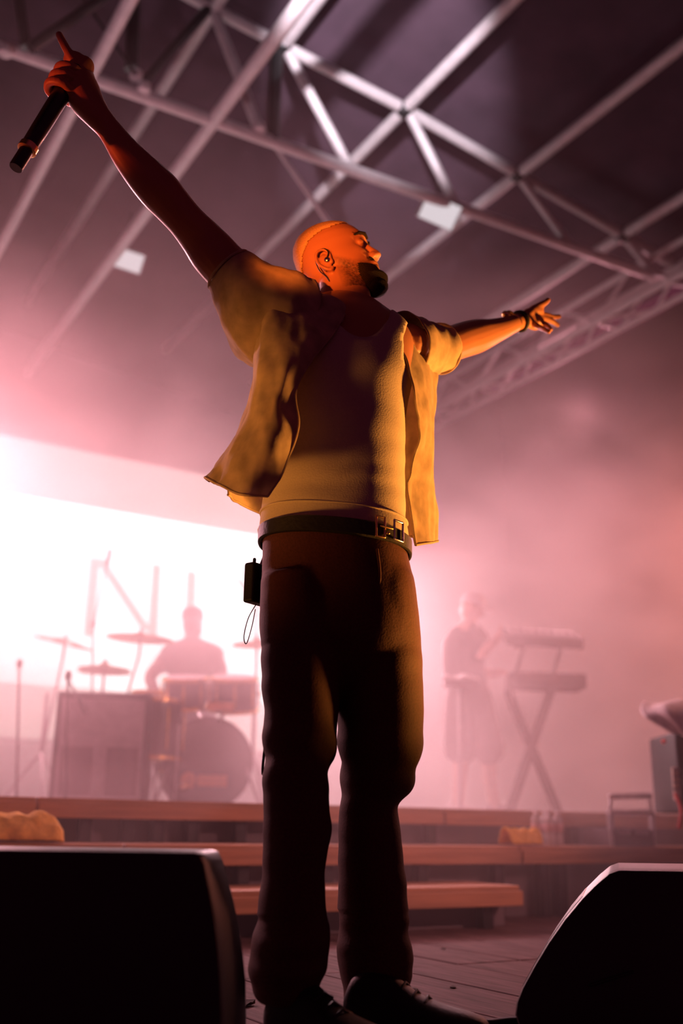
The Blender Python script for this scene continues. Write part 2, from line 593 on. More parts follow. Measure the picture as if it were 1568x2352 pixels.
# ------------------------------------------------------------------ LED screen
YS = 7.6
SX1 = PY(705, 1400, YS)[0]
sx0 = PY(-330, 1200, YS)[0]
zt = PY(0, 1000, YS)[2]; zt2 = PY(0, 1130, YS)[2]; zb2 = PY(0, 1566, YS)[2]; zb = PY(0, 1692, YS)[2]
screen = empty('video_screen', ((sx0 + SX1) / 2, YS, zb), 'glowing white video screen with pink bands behind the drums', 'screen')
W_E = emit('screen_white', (1.0, 0.92, 0.92), 2.7)
P_E = emit('screen_cream', (1.0, 0.80, 0.70), 0.55)
L_E = emit('screen_letter', (1.0, 0.62, 0.52), 0.75)
R_E = emit('screen_rose', (1.0, 0.72, 0.64), 1.0)
xm = (sx0 + SX1) / 2; wd = SX1 - sx0
build(MB().box((xm, YS + 0.06, (zt + zb) / 2), (wd + 0.06, 0.1, zt - zb + 0.06)), 'cabinet', BLACK, screen, False)
build(MB().box((xm, YS, (zt2 + zb2) / 2), (wd, 0.02, zt2 - zb2)), 'bright_picture', W_E, screen, False)
build(MB().box((xm, YS, (zt + zt2) / 2), (wd, 0.02, zt - zt2)), 'upper_band', P_E, screen, False)
build(MB().box((xm, YS, (zb + zb2) / 2), (wd, 0.02, zb2 - zb)), 'lower_band', R_E, screen, False)


def stroke(p, q, w):
    """flat bar of a letter between two pixels on the screen plane"""
    a = PY(p[0], p[1], YS - 0.016); b = PY(q[0], q[1], YS - 0.016)
    mpp = abs(PY(400, 1400, YS)[0] - PY(401, 1400, YS)[0])
    hw = np.array([w * mpp / 2, 0, 0]); t = np.array([0, 0.008, 0])
    v = [a - hw, a + hw, b + hw, b - hw]
    return [x - t for x in v] + [x + t for x in v]


def letter(strokes):
    mb = MB()
    for p, q, w in strokes:
        mb.add(stroke(p, q, w), [(0, 1, 2, 3), (4, 7, 6, 5), (0, 4, 5, 1), (1, 5, 6, 2), (2, 6, 7, 3), (3, 7, 4, 0)])
    o = build(mb, 'screen_letter', L_E, screen, False)
    return o


letter([((218, 1282), (203, 1462), 20), ((228, 1283), (338, 1450), 24), ((360, 1296), (350, 1462), 20)])
letter([((440, 1312), (434, 1470), 22)])
letter([((548, 1328), (588, 1400), 18), ((625, 1335), (590, 1400), 18), ((589, 1398), (586, 1480), 18)])
# ------------------------------------------------------------------ band on the riser
ZR = Z3 - 0.002


def foot(px, py, d):
    """point on the riser platform under a pixel column, d metres ahead"""
    p = P(px, py, d); p[2] = ZR
    return p


def person_mesh(chain_list, voxel=0.012):
    mb = MB()
    for pts, rad in chain_list:
        c = catmull(pts, max(10, len(pts) * 6)); r = np.interp(np.linspace(0, 1, len(c)), np.linspace(0, 1, len(rad)), rad)
        mb.tube(c, r, 14)
    return mb


DK = 6.7
# bass drum faces the audience
bc = P(478, 1742, DK); rb = 0.275
bc[2] = ZR + rb + 0.012
bd_ = empty('bass_drum', (bc[0], bc[1], ZR), 'dark bass drum with a small gold badge, below the rack toms', 'drum')
axb = np.array([[1, 0, 0], [0, 0, 1], [0, -1, 0]], float)
axb[0] = np.array([H[1] * 0.97, -H[0] * 0.97 * 0.5, 0]); axb[0] /= np.linalg.norm(axb[0]); axb[1] = UP; axb[2] = np.cross(axb[0], axb[1])
if axb[2] @ H > 0: axb[2] *= -1
build(MB().lathe(bc, [(rb, -0.36), (rb, 0.0)], axb, 40), 'shell', DRUM, bd_)
build(MB().lathe(bc, [(rb - 0.01, -0.01), (rb - 0.01, 0.012)], axb, 40), 'drum_head', HEADW, bd_)
for zz in (-0.36, -0.01):
    hp = MB(); hp.lathe(bc, [(rb + 0.002, zz - 0.012), (rb + 0.016, zz - 0.012), (rb + 0.016, zz + 0.02), (rb + 0.002, zz + 0.02)], axb, 40); build(hp, 'hoop', DRUM, bd_)
for k in range(8):
    a = k * math.pi / 4 + 0.2
    o_ = bc + (axb[0] * math.cos(a) + axb[1] * math.sin(a)) * (rb + 0.014)
    build(MB().cyl(o_ + axb[2] * -0.12, o_ + axb[2] * 0.01, 0.008, 8), 'lug', GOLD, bd_)
ORN = mat('orange_badge', (0.75, 0.36, 0.16), 0.35, 0.2)
lo = bc + axb[2] * 0.014
rt = axb[0] if axb[0] @ RV > 0 else -axb[0]
build(MB().lathe(lo - rt * 0.12 - UP * 0.11, [(0.05, 0.0), (0.05, 0.003)], axb, 24), 'badge', ORN, bd_)
build(MB().box(lo + rt * 0.03 - UP * 0.11, (0.19, 0.07, 0.004), (rt, UP, axb[2])), 'badge_strip', ORN, bd_, False)
build(MB().ell(lo - rt * 0.15 - UP * 0.15, (0.028, 0.028, 0.01), (rt, UP, axb[2])), 'port_ring', GOLD, bd_)
for s in (-1, 1):
    build(MB().tube([bc + rt * s * rb * 0.9 - UP * 0.02, np.array([*(bc + rt * s * (rb + 0.06) + axb[2] * 0.1)[:2], ZR + 0.012])], 0.011, 8), 'spur', STEEL, bd_)


def drum(name, lab, c, r, h, tilt, parent_legs=True):
    ax = frame(UP * math.cos(tilt) - H * math.sin(tilt))
    t = empty(name, (c[0], c[1], ZR), lab, 'drum', 'drums of the kit')
    build(MB().lathe(c, [(r, 0.0), (r, h)], ax, 30), 'shell', DRUM, t)
    build(MB().lathe(c, [(r - 0.004, h - 0.004), (r - 0.004, h + 0.006)], ax, 30), 'drum_head', WHITEC, t)
    for z in (0.004, h - 0.01):
        build(MB().lathe(c, [(r + 0.001, z - 0.01), (r + 0.012, z - 0.01), (r + 0.012, z + 0.012), (r + 0.001, z + 0.012)], ax, 30), 'hoop', GOLD, t)
    for k in range(8):
        a = k * math.pi / 4 + 0.1
        q = c + (ax[0] * math.cos(a) + ax[1] * math.sin(a)) * (r + 0.012)
        build(MB().cyl(q + ax[2] * h * 0.15, q + ax[2] * h * 0.85, 0.007, 8), 'lug', GOLD, t)
        build(MB().ell(q + ax[2] * h * 0.5, (0.012, 0.012, 0.018), ax), 'lug_casing', GOLD, t)
    return t, ax


t, _ = drum('rack_tom', 'small rack tom above the bass drum, nearest the drummer', P(424, 1625, DK - 0.1), 0.135, 0.19, 0.25)
build(MB().cyl(P(446, 1630, DK - 0.05), P(470, 1670, DK + 0.05), 0.013, 8), 'mount', STEEL, t)
t, _ = drum('rack_tom', 'larger rack tom with gold lugs beside the singer', P(538, 1632, DK - 0.1), 0.145, 0.21, 0.25)
build(MB().cyl(P(518, 1636, DK - 0.05), P(490, 1670, DK + 0.05), 0.013, 8), 'mount', STEEL, t)
build(MB().box(P(505, 1622, DK - 0.265), (0.16, 0.05, 0.006), (RV, UP, H)), 'badge', ORN, t, False)
c = P(345, 1745, DK - 0.2)
t, ax = drum('floor_tom', 'deep floor tom on legs between the cabinet and the bass drum', c, 0.19, 0.36, 0.0)
for k in range(3):
    a = k * 2.1 + 0.5
    q = c + (ax[0] * math.cos(a) + ax[1] * math.sin(a)) * 0.21
    build(MB().tube([q + UP * 0.2, np.array([q[0], q[1], ZR + 0.01])], 0.008, 8), 'leg', STEEL, t)
c = P(362, 1632, DK + 0.28)
t, ax = drum('snare_drum', 'shallow snare drum under the big crash cymbal', c, 0.17, 0.13, 0.1)
build(MB().cyl(c, np.array([c[0], c[1], ZR + 0.25]), 0.014, 8), 'stand_post', STEEL, t)
for k in range(3):
    a = k * 2.1
    build(MB().tube([np.array([c[0], c[1], ZR + 0.28]), np.array([c[0] + 0.24 * math.cos(a), c[1] + 0.24 * math.sin(a), ZR + 0.01])], 0.009, 8), 'leg', STEEL, t)


def cymbal(px, py, d, wpx, tilt, lab, holes=False, base_px=None, second=False):
    c = P(px, py, d)
    r = wpx / 2 * np.linalg.norm(P(px + 1, py, d) - P(px, py, d))
    ax = frame(UP * math.cos(tilt[0]) + RV * math.sin(tilt[0]) - H * tilt[1])
    bp_ = foot(px if base_px is None else base_px, py, d)
    t = empty('cymbal_stand', bp_, lab, 'cymbal stand', 'cymbal stands of the drum kit')
    prof = [(r, -0.006), (r, -0.004), (r * 0.6, 0.010), (r * 0.22, 0.018), (r * 0.18, 0.034), (r * 0.05, 0.042),
            (r * 0.05, 0.040), (r * 0.17, 0.031), (r * 0.21, 0.015), (r * 0.6, 0.007), (r, -0.006)]
    if not holes:
        build(MB().lathe(c, prof[:-1], ax, 36), 'cymbal', BRONZE, t)
    else:                                             # effect cymbal with round holes
        bm = bmesh.new()
        n, rings_ = 48, [0.05, 0.2, 0.42, 0.55, 0.68, 0.8, 1.0]
        gr = []
        for q in rings_:
            gr.append([bm.verts.new(tuple(c + ax[2] * (0.035 * (1 - q)) + (ax[0] * math.cos(2 * math.pi * k / n) + ax[1] * math.sin(2 * math.pi * k / n)) * r * q - ORG[t.name])) for k in range(n)])
        for a in range(len(rings_) - 1):
            for k in range(n):
                if 2 <= a <= 4 and (k % 8) in (0, 1, 2, 3) and not (a != 3 and (k % 8) in (0, 3)):
                    continue
                bm.faces.new((gr[a][k], gr[a][(k + 1) % n], gr[a + 1][(k + 1) % n], gr[a + 1][k]))
        me = bpy.data.meshes.new('cymbal'); bm.to_mesh(me); bm.free(); me.materials.append(BRONZE)
        o = bpy.data.objects.new('cymbal', me); COL.objects.link(o); o.parent = t
        md = o.modifiers.new('t', 'SOLIDIFY'); md.thickness = 0.003
    if second:
        build(MB().lathe(c - UP * 0.03, [(r, 0.0), (r, 0.003), (r * 0.5, -0.008), (r * 0.05, -0.012)], ax, 36), 'lower_cymbal', BRONZE, t)
    build(MB().tube([c + ax[2] * 0.06, c - UP * 0.12, bp_ + UP * 0.35], 0.010, 8), 'post', STEEL, t)
    build(MB().ell(c + ax[2] * 0.05, (0.014, 0.014, 0.014)), 'wing_nut', STEEL, t)
    build(MB().cyl(bp_ + UP * 0.33, bp_ + UP * 0.75, 0.014, 8), 'tube', STEEL, t)
    for k in range(3):
        a = k * 2.1 + 0.4
        build(MB().tube([bp_ + UP * 0.36, bp_ + np.array([0.26 * math.cos(a), 0.26 * math.sin(a), 0.012])], 0.009, 8), 'leg', STEEL, t)
    return t


cymbal(147, 1478, DK + 0.3, 142, (0.22, 0.05), 'tilted cymbal with round holes at the edge of the kit', True, 120)
cymbal(322, 1466, DK + 0.25, 156, (0.04, 0.02), 'wide crash cymbal held out beside the drummer', False, 272)
cymbal(240, 1535, DK + 0.3, 122, (0.02, 0.03), 'thin pair of hi-hat cymbals above the cabinet', False, None, True)
cymbal(590, 1480, DK + 0.2, 116, (-0.03, 0.02), 'crash cymbal half hidden behind the trousers')


def mic_stand(px, top, d, lab, boom=None):
    b = foot(px, 1840, d); a = P(px + 6, top, d)
    t = empty('microphone_stand', b, lab, 'microphone stand', 'microphone stands round the drum kit')
    build(MB().tube([a, b + UP * 0.02], 0.008, 8), 'pole', DARKM, t)
    build(MB().lathe(b, [(0.12, 0.0), (0.12, 0.012), (0.02, 0.025)], None, 24), 'base', DARKM, t)
    build(MB().ell(a + UP * 0.02, (0.02, 0.02, 0.032)), 'microphone_head', DARKM, t)
    if boom is not None:
        e = P(*boom)
        build(MB().tube([a, e], 0.006, 8), 'boom', DARKM, t)
        build(MB().tube([e, e + (e - a) / np.linalg.norm(e - a) * 0.1], 0.016, 8), 'overhead_microphone', DARKM, t)


mic_stand(38, 1532, DK - 0.3, 'straight microphone stand in front of the lower screen band')
mic_stand(208, 1440, DK + 0.6, 'tall overhead microphone stand behind the hi-hat', (246, 1295, DK + 0.6))
mic_stand(150, 1560, DK - 0.75, 'short microphone stand at the corner of the cabinet', (178, 1600, DK - 0.75))

# cabinet beside the kit
cb0 = P(240, 1600, DK - 0.35); hgt = cb0[2] - ZR
cc = P(240, 1720, DK - 0.35)
cab = empty('speaker_cabinet', (cc[0], cc[1], ZR), 'square dark speaker cabinet under the hi-hat', 'cabinet')
cax = np.array([RV * 0.96 + H * 0.1, H * 0.96 - RV * 0.1, UP]); cax[0] /= np.linalg.norm(cax[0]); cax[1] /= np.linalg.norm(cax[1])
build(MB().box((cc[0], cc[1], ZR + hgt / 2), (0.55, 0.42, hgt - 0.002), cax), 'box', BLACK, cab, False, bevel=0.012)
build(MB().box(np.array([cc[0], cc[1], ZR + hgt / 2]) - cax[1] * 0.212, (0.49, 0.01, hgt - 0.08), cax), 'grille', GREYP, cab, False, bevel=0.004)
for s in (-1, 1):
    build(MB().box(np.array([cc[0], cc[1], ZR + hgt * 0.3]) - cax[1] * 0.22 + cax[0] * s * 0.13, (0.18, 0.008, hgt * 0.42), cax), 'port_panel', PANEL, cab, False)

# drummer behind the kit
DD = 7.6
dr = empty('person', foot(440, 1800, DD), 'drummer in dark clothes and cap, silhouetted against the screen', 'person')
hc = P(441, 1432, DD)
cpp = lambda x, y, k=0.0: P(x, y, DD + k)
bm_ = person_mesh([([cpp(441, 1690), cpp(441, 1600), cpp(442, 1520), cpp(442, 1490)], [0.15, 0.16, 0.17, 0.10]),
                   ([cpp(442, 1500), cpp(441, 1462), cpp(441, 1440)], [0.062, 0.056, 0.05]),
                   ([cpp(400, 1498), cpp(372, 1525, -0.1), cpp(346, 1553, -0.25), cpp(352, 1580, -0.45), cpp(362, 1590, -0.55)], [0.07, 0.055, 0.046, 0.038, 0.03]),
                   ([cpp(482, 1500), cpp(500, 1545, -0.1), cpp(510, 1590, -0.2), cpp(480, 1600, -0.5)], [0.07, 0.055, 0.045, 0.034]),
                   ([cpp(430, 1690), cpp(410, 1700, -0.4), cpp(405, 1800, -0.45), cpp(400, 1830, -0.5)], [0.09, 0.08, 0.055, 0.045]),
                   ([cpp(452, 1690), cpp(475, 1700, -0.3), cpp(478, 1800, -0.3), cpp(480, 1830, -0.35)], [0.09, 0.08, 0.055, 0.045]),
                   ([cpp(395, 1502), cpp(440, 1490), cpp(488, 1504)], [0.075, 0.09, 0.075])])
bm_.ell(hc, (0.072, 0.095, 0.105), np.array([RV, H, UP]))
bm_.ell(hc + RV * 0.068 - UP * 0.01, (0.018, 0.014, 0.02))
bm_.ell(hc + RV * 0.058 - UP * 0.06, (0.022, 0.03, 0.03))
for s in (-1, 1):
    bm_.ell(hc + H * 0.092 * s, (0.02, 0.012, 0.03))
for kx, ky, kd in ((362, 1590, -0.57), (478, 1600, -0.52)):
    for q in range(5):
        bm_.tube([cpp(kx + q * 2 - 4, ky, kd), cpp(kx + q * 2 - 4, ky + 6, kd - 0.03), cpp(kx + q * 2 - 3, ky + 11, kd - 0.01)], [0.012, 0.011, 0.009], 8)
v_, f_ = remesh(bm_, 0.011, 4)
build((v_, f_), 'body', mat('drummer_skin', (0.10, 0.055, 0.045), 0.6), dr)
sh_ = person_mesh([([cpp(441, 1700), cpp(441, 1600), cpp(442, 1515)], [0.17, 0.18, 0.17]), ([cpp(392, 1503), cpp(440, 1493), cpp(490, 1505)], [0.085, 0.10, 0.085]),
                   ([cpp(400, 1500), cpp(376, 1524, -0.09)], [0.085, 0.075]), ([cpp(483, 1502), cpp(500, 1540, -0.09)], [0.085, 0.075])])
v_, f_ = remesh(sh_, 0.014, 5)
v_ = displace(v_, f_, lambda c: 0.008 * fnoise(c, (9, 9, 5)))
build((v_, f_), 't_shirt', CLOTHBLK, dr)
cp = MB(); cp.lathe(hc + UP * 0.03, [(0.098, 0.0), (0.100, 0.03), (0.092, 0.07), (0.06, 0.092), (0.01, 0.098)], np.array([RV * 0.82, H, UP]), 26)
cp_o = build(cp, 'cap', CLOTHBLK, dr)
for s, x in ((-1, 362), (1, 478)):
    a = cpp(x, 1592, -0.57)
    st = build(MB().tube([a - RV * 0.05 * s + UP * 0.02, a + RV * 0.16 * s - H * 0.15 + UP * 0.06 * s], [0.008, 0.006], 8), 'drumstick', PINE)
    tag(st, 'drumstick in the drummer\'s hand over the ' + ('rack tom' if s > 0 else 'snare drum'), 'drumstick')
th = empty('drum_stool', foot(441, 1800, DD + 0.05), 'round black drum stool under the drummer', 'stool')
c = cpp(441, 1712, 0.05)
zs = c[2] - 0.03
build(MB().lathe(np.array([c[0], c[1], zs - 0.09]), [(0.16, 0.0), (0.18, 0.02), (0.18, 0.05), (0.15, 0.07)], None, 26), 'seat', BLACK, th)
build(MB().cyl(np.array([c[0], c[1], zs - 0.09]), np.array([c[0], c[1], ZR + 0.12]), 0.02, 10), 'post', STEEL, th)
for k in range(3):
    a = k * 2.1 + 0.7
    build(MB().tube([np.array([c[0], c[1], ZR + 0.2]), np.array([c[0] + 0.22 * math.cos(a), c[1] + 0.22 * math.sin(a), ZR + 0.012])], 0.01, 8), 'leg', STEEL, th)

# keyboard player and two-tier keyboard stand
KD = 7.9
kp = empty('person', foot(1085, 1860, KD), 'keyboard player in cap, black t-shirt and dark shorts, leaning forward', 'person')
q_ = lambda x, y, k=0.0: P(x, y, KD + k)
zf = lambda x, k=0.0: np.array([*q_(x, 1855, k)[:2], ZR + 0.05])
kb = person_mesh([([q_(1072, 1600), q_(1064, 1540), q_(1066, 1480), q_(1074, 1450)], [0.14, 0.14, 0.16, 0.10]),
                  ([q_(1074, 1460), q_(1078, 1425), q_(1080, 1410)], [0.058, 0.054, 0.05]),
                  ([q_(1055, 1460), q_(1085, 1462), q_(1098, 1466)], [0.07, 0.085, 0.06]),
                  ([q_(1095, 1468, -0.1), q_(1100, 1500, -0.15), q_(1116, 1492, -0.2), q_(1140, 1468, -0.2), q_(1152, 1455, -0.2)], [0.062, 0.05, 0.042, 0.034, 0.028]),
                  ([q_(1050, 1468, 0.1), q_(1068, 1520, 0.1), q_(1110, 1545, -0.05), q_(1150, 1545, -0.1)], [0.062, 0.05, 0.042, 0.03]),
                  ([q_(1060, 1600, -0.05), q_(1058, 1700, -0.08), q_(1056, 1780, -0.05), zf(1050, -0.05)], [0.10, 0.075, 0.058, 0.04]),
                  ([q_(1090, 1600, 0.1), q_(1118, 1700, 0.1), q_(1124, 1780, 0.12), zf(1136, 0.12)], [0.10, 0.075, 0.056, 0.04])])
khc = q_(1083, 1398)
kax = np.array([RV * 0.95 - UP * 0.3, H, UP * 0.95 + RV * 0.3])
kb.ell(khc, (0.092, 0.072, 0.108), kax)
kb.ell(khc + kax[0] * 0.095 - kax[2] * 0.02, (0.018, 0.013, 0.018), kax)
kb.ell(khc - H * 0.072, (0.02, 0.01, 0.028), kax)
for j in range(4):
    kb.tube([q_(1151, 1456 + j * 2, -0.2), q_(1160, 1452 + j * 2.4, -0.21), q_(1166, 1458 + j * 2, -0.21)], [0.012, 0.011, 0.008], 8)
    kb.tube([q_(1150, 1542 + j * 2, -0.1), q_(1160, 1542 + j * 2.4, -0.12), q_(1167, 1548 + j * 2, -0.12)], [0.012, 0.011, 0.008], 8)
kb.tube([q_(1148, 1452, -0.2), q_(1148, 1440, -0.2), q_(1150, 1434, -0.2)], [0.013, 0.012, 0.009], 8)
v_, f_ = remesh(kb, 0.011, 3)
build((v_, f_), 'body', PALESKIN, kp)
ts = person_mesh([([q_(1070, 1560), q_(1064, 1520), q_(1066, 1478), q_(1074, 1452)], [0.165, 0.165, 0.175, 0.10]), ([q_(1052, 1462), q_(1085, 1462), q_(1100, 1468)], [0.085, 0.10, 0.08]),
                  ([q_(1094, 1468, -0.1), q_(1099, 1495, -0.14)], [0.078, 0.068]), ([q_(1050, 1468, 0.1), q_(1062, 1505, 0.1)], [0.078, 0.068])])
v_, f_ = remesh(ts, 0.013, 4)
v_ = displace(v_, f_, lambda c: 0.01 * fnoise(c, (9, 9, 5)))
build((v_, f_), 't_shirt', CLOTHBLK, kp)
ss = person_mesh([([q_(1070, 1545), q_(1076, 1615)], [0.165, 0.165]), ([q_(1060, 1600, -0.05), q_(1058, 1720, -0.08)], [0.125, 0.125]), ([q_(1092, 1600, 0.1), q_(1120, 1720, 0.1)], [0.125, 0.125])])
v_, f_ = remesh(ss, 0.014, 4)
v_ = displace(v_, f_, lambda c: 0.01 * fnoise(c, (8, 8, 3)))
build((v_, f_), 'shorts', CLOTHBLK, kp)
cp = MB(); cp.lathe(khc + kax[2] * 0.03, [(0.098, 0.0), (0.098, 0.03), (0.088, 0.068), (0.05, 0.092), (0.01, 0.096)], np.array([kax[0], kax[1] * 0.85, kax[2]]), 24)
cpo = build(cp, 'cap', WHITEC, kp); cpo['label'] = 'pale cap'
build(MB().ell(khc + kax[0] * 0.12 + kax[2] * 0.036, (0.07, 0.062, 0.008), kax), 'cap_brim', WHITEC, cpo)
for x, k, ang in ((1050, -0.05, 15), (1136, 0.12, 10)):
    b0 = zf(x, k); b0[2] = ZR
    rr = []
    for u, w, h in ((-0.09, 0.02, 0.04), (-0.06, 0.036, 0.10), (0.02, 0.04, 0.10), (0.10, 0.044, 0.065), (0.17, 0.036, 0.045), (0.20, 0.014, 0.03)):
        rr.append([b0 + RV * u + H * w * math.cos(a) + UP * (0.002 + h * (0.5 + 0.5 * math.sin(a))) for a in np.linspace(0, 2 * math.pi, 16, endpoint=False)])
    build(MB().loft(rr), 'shoe', WHITEC if x < 1100 else GREYP, kp)

ks = empty('keyboard_stand', foot(1222, 1855, KD - 0.35), 'crossed-leg keyboard stand carrying two keyboards', 'stand')
KDs = KD - 0.35
k_ = lambda x, y, k=0.0: P(x, y, KDs + k)
zg = lambda x, k=0.0: np.array([*k_(x, 1855, k)[:2], ZR + 0.02])
for k in (-0.16, 0.16):
    build(MB().tube([k_(1168, 1592, k), zg(1282, k)], 0.034, 8), 'cross_leg', DARKM, ks)
    build(MB().tube([k_(1262, 1592, k), zg(1168, k)], 0.034, 8), 'cross_leg', DARKM, ks)
for x in (1282, 1168):
    build(MB().tube([zg(x, -0.24), zg(x, 0.24)], 0.02, 8), 'floor_bar', DARKM, ks)
for x in (1172, 1258):
    build(MB().tube([k_(x, 1588, -0.2), k_(x, 1588, 0.2)], 0.018, 8), 'support_bar', DARKM, ks)
    build(MB().tube([k_(x, 1588, 0.16), k_(x + 26, 1500, 0.18), k_(x + 30, 1486, 0.1), k_(x + 10, 1484, -0.12)], 0.015, 8), 'upper_arm', DARKM, ks)


def keyboard(lab, x0, y0, x1, y1, k, dep, th, tilt):
    a = k_(x0, y0, k); b = k_(x1, y1, k)
    c = (a + b) / 2; u = b - a; L = np.linalg.norm(u); u /= L
    dv = H * math.cos(tilt) + UP * math.sin(tilt); dv -= u * (dv @ u); dv /= np.linalg.norm(dv)
    nv = np.cross(u, dv)
    if nv[2] < 0: nv = -nv
    t = empty('keyboard', c, lab, 'keyboard', 'keyboards on the crossed stand')
    build(MB().box(c, (L, dep, th), (u, dv, nv)), 'case', BLACK, t, False, bevel=0.008)
    n = 29
    for i in range(n):
        build(MB().box(c + u * (-L / 2 + 0.04 + (L - 0.08) * (i + 0.5) / n) + nv * (th / 2 + 0.004) + dv * (dep * 0.22), ((L - 0.08) / n - 0.002, dep * 0.5, 0.012), (u, dv, nv)), 'white_key', KEYW, t, False)
        if i % 7 not in (2, 6):
            build(MB().box(c + u * (-L / 2 + 0.04 + (L - 0.08) * (i + 1) / n) + nv * (th / 2 + 0.012) + dv * (dep * 0.12), (0.011, dep * 0.3, 0.012), (u, dv, nv)), 'black_key', BLACK, t, False)
    for i in range(5):
        build(MB().cyl(c + u * (-L / 2 + 0.1 + 0.06 * i) - dv * dep * 0.3 + nv * th / 2, c + u * (-L / 2 + 0.1 + 0.06 * i) - dv * dep * 0.3 + nv * (th / 2 + 0.015), 0.01, 10), 'knob', GREYP, t)


keyboard('lower keyboard lying flat on the crossed stand', 1166, 1565, 1336, 1570, 0.0, 0.30, 0.10, 0.0)
keyboard('upper keyboard tilted on the stand arms by the player\'s hand', 1158, 1462, 1330, 1472, 0.02, 0.28, 0.08, 0.35)
# folded white towel over a small side table by the player
tb = empty('side_stand', foot(1056, 1855, KD - 0.5), 'thin stand beside the keyboard player', 'stand')
tp = P(1056, 1572, KD - 0.5)
build(MB().box(tp, (0.24, 0.2, 0.02), (RV, H, UP)), 'top', GREYP, tb, False)
build(MB().cyl(tp, foot(1056, 1855, KD - 0.5) + UP * 0.02, 0.016, 10), 'pole', STEEL, tb)
build(MB().lathe(foot(1056, 1855, KD - 0.5), [(0.14, 0.0), (0.14, 0.015), (0.02, 0.03)], None, 20), 'base', DARKM, tb)
g_, f_ = patch([[tp + RV * u + H * w + UP * (0.028 + 0.03 * (1 - abs(w) / 0.1) + 0.012 * math.sin(u * 40)) for u in np.linspace(-0.125, 0.125, 6)] for w in np.linspace(-0.1, 0.1, 5)], 20, 14)
tw = build((g_, f_), 'towel', WHITEC, solid=0.02); tag(tw, 'folded white towel on the thin stand beside the keyboard player', 'towel')
# ------------------------------------------------------------------ things on the steps and the floor
def bottle(px, py, lab):
    r = ray(px, py); b = CAM + r * ((Y2 + 0.08 - CAM[1]) / r[1]); b[2] = Z2
    return b


b0 = PY(1263, 1937, Y2 + 0.08); b0[2] = Z2
bt = empty('water_bottle', b0, 'clear water bottle on the step, front row, beside the yellow towel', 'bottle', 'water bottles on the middle step')
prof = [(0.021, 0.001), (0.024, 0.006), (0.024, 0.045), (0.022, 0.052), (0.024, 0.060), (0.024, 0.112), (0.0235, 0.124), (0.020, 0.136), (0.013, 0.145), (0.010, 0.149), (0.010, 0.156)]
build(MB().lathe(b0, prof, None, 22), 'body', BOTTLE, bt)
build(MB().lathe(b0, [(0.0125, 0.150), (0.0125, 0.166), (0.011, 0.168)], None, 18), 'cap', WHITEC, bt)
build(MB().lathe(b0, [(0.0243, 0.066), (0.0247, 0.067), (0.0247, 0.102), (0.0243, 0.103)], None, 22), 'label_band', mat('label_pink', (0.7, 0.5, 0.5), 0.4), bt)
for (dx, dy), lab in (((0.056, 0.0), 'clear water bottle on the step, front row, on the flight case side'),
                      ((-0.022, 0.07), 'clear water bottle on the step, back row, beside the yellow towel'),
                      ((0.036, 0.07), 'clear water bottle on the step, back row, on the flight case side')):
    o = copy_tree(bt, b0 + np.array([dx, dy, 0])); o['label'] = lab


def crumple(name, c, lx, ly, h, m, lab, seed, roll=False):
    rows_ = []
    n = 18
    for i in range(n):
        th = math.pi * (i + 0.5) / n
        row = []
        for j in range(28):
            u = j / 27 * 2 - 1
            s = (1 - abs(u) ** 4) ** 0.5 * 0.9 + 0.1 if not roll else 1.0
            k = 1 + 0.22 * noise.noise(Vector((u * 3 + seed, th * 2, seed)))
            row.append(np.array([c[0] + u * lx / 2, c[1] + math.cos(th) * ly / 2 * s * k, c[2] + 0.004 + max(0.0, math.sin(th) * h * s * k)]))
        rows_.append(row)
    v = np.array([p for r in rows_ for p in r]); m_ = 28
    f = [(a * m_ + b, a * m_ + b + 1, (a + 1) * m_ + b + 1, (a + 1) * m_ + b) for a in range(n - 1) for b in range(m_ - 1)]
    v = displace(v, f, lambda q: 0.008 * fnoise(q, (26, 26, 26)))
    v[:, 2] = np.maximum(v[:, 2], c[2] + 0.002)
    o = build((v, f), name, m, solid=0.006)
    tag(o, lab, 'towel')
    return o


c = PY(1196, 1936, Y2 + 0.08); c[2] = Z2
crumple('towel', c, 0.185, 0.10, 0.075, YELLOW, 'rolled yellow towel beside the water bottles', 1.3, True)
c = PY(35, 1930, Y2 + 0.08); c[2] = Z2
crumple('towel', c, 0.34, 0.18, 0.10, YELLOW, 'crumpled yellow towel on the step above the square floor monitor', 4.1)

# scrap on the floor
c = PZ(558, 2308, 0.0)
lf = MB()
pts = []
for k in range(14):
    a = 2 * math.pi * k / 14
    r = 0.018 * (1 + 0.5 * math.sin(k * 2.4))
    pts.append(c + RV * r * 1.2 * math.cos(a) + H * r * 1.6 * math.sin(a))
lf.loft([[p + UP * 0.001 for p in pts], [p + UP * (0.006 + 0.004 * math.sin(i)) for i, p in enumerate(pts)]])
o = build(lf, 'dried_leaf', mat('dead_leaf', (0.03, 0.015, 0.01), 0.9)); tag(o, 'dark crumpled leaf lying on the stage planks', 'leaf')
for k, (x, y) in enumerate(((952, 2273), (1018, 2180), (1040, 2268))):
    c = PZ(x, y, 0.0)
    o = build(MB().lathe(c, [(0.008, 0.0005), (0.009, 0.002), (0.004, 0.004)], np.array([RV, H * 1.6, UP]), 9), 'pebble', mat('dead_leaf', (0, 0, 0)))
    tag(o, ('tiny dark scrap on the planks beside the shoe toe', 'tiny dark scrap on the planks near the steps', 'tiny dark scrap on the planks facing the curved floor monitor')[k], 'scrap')

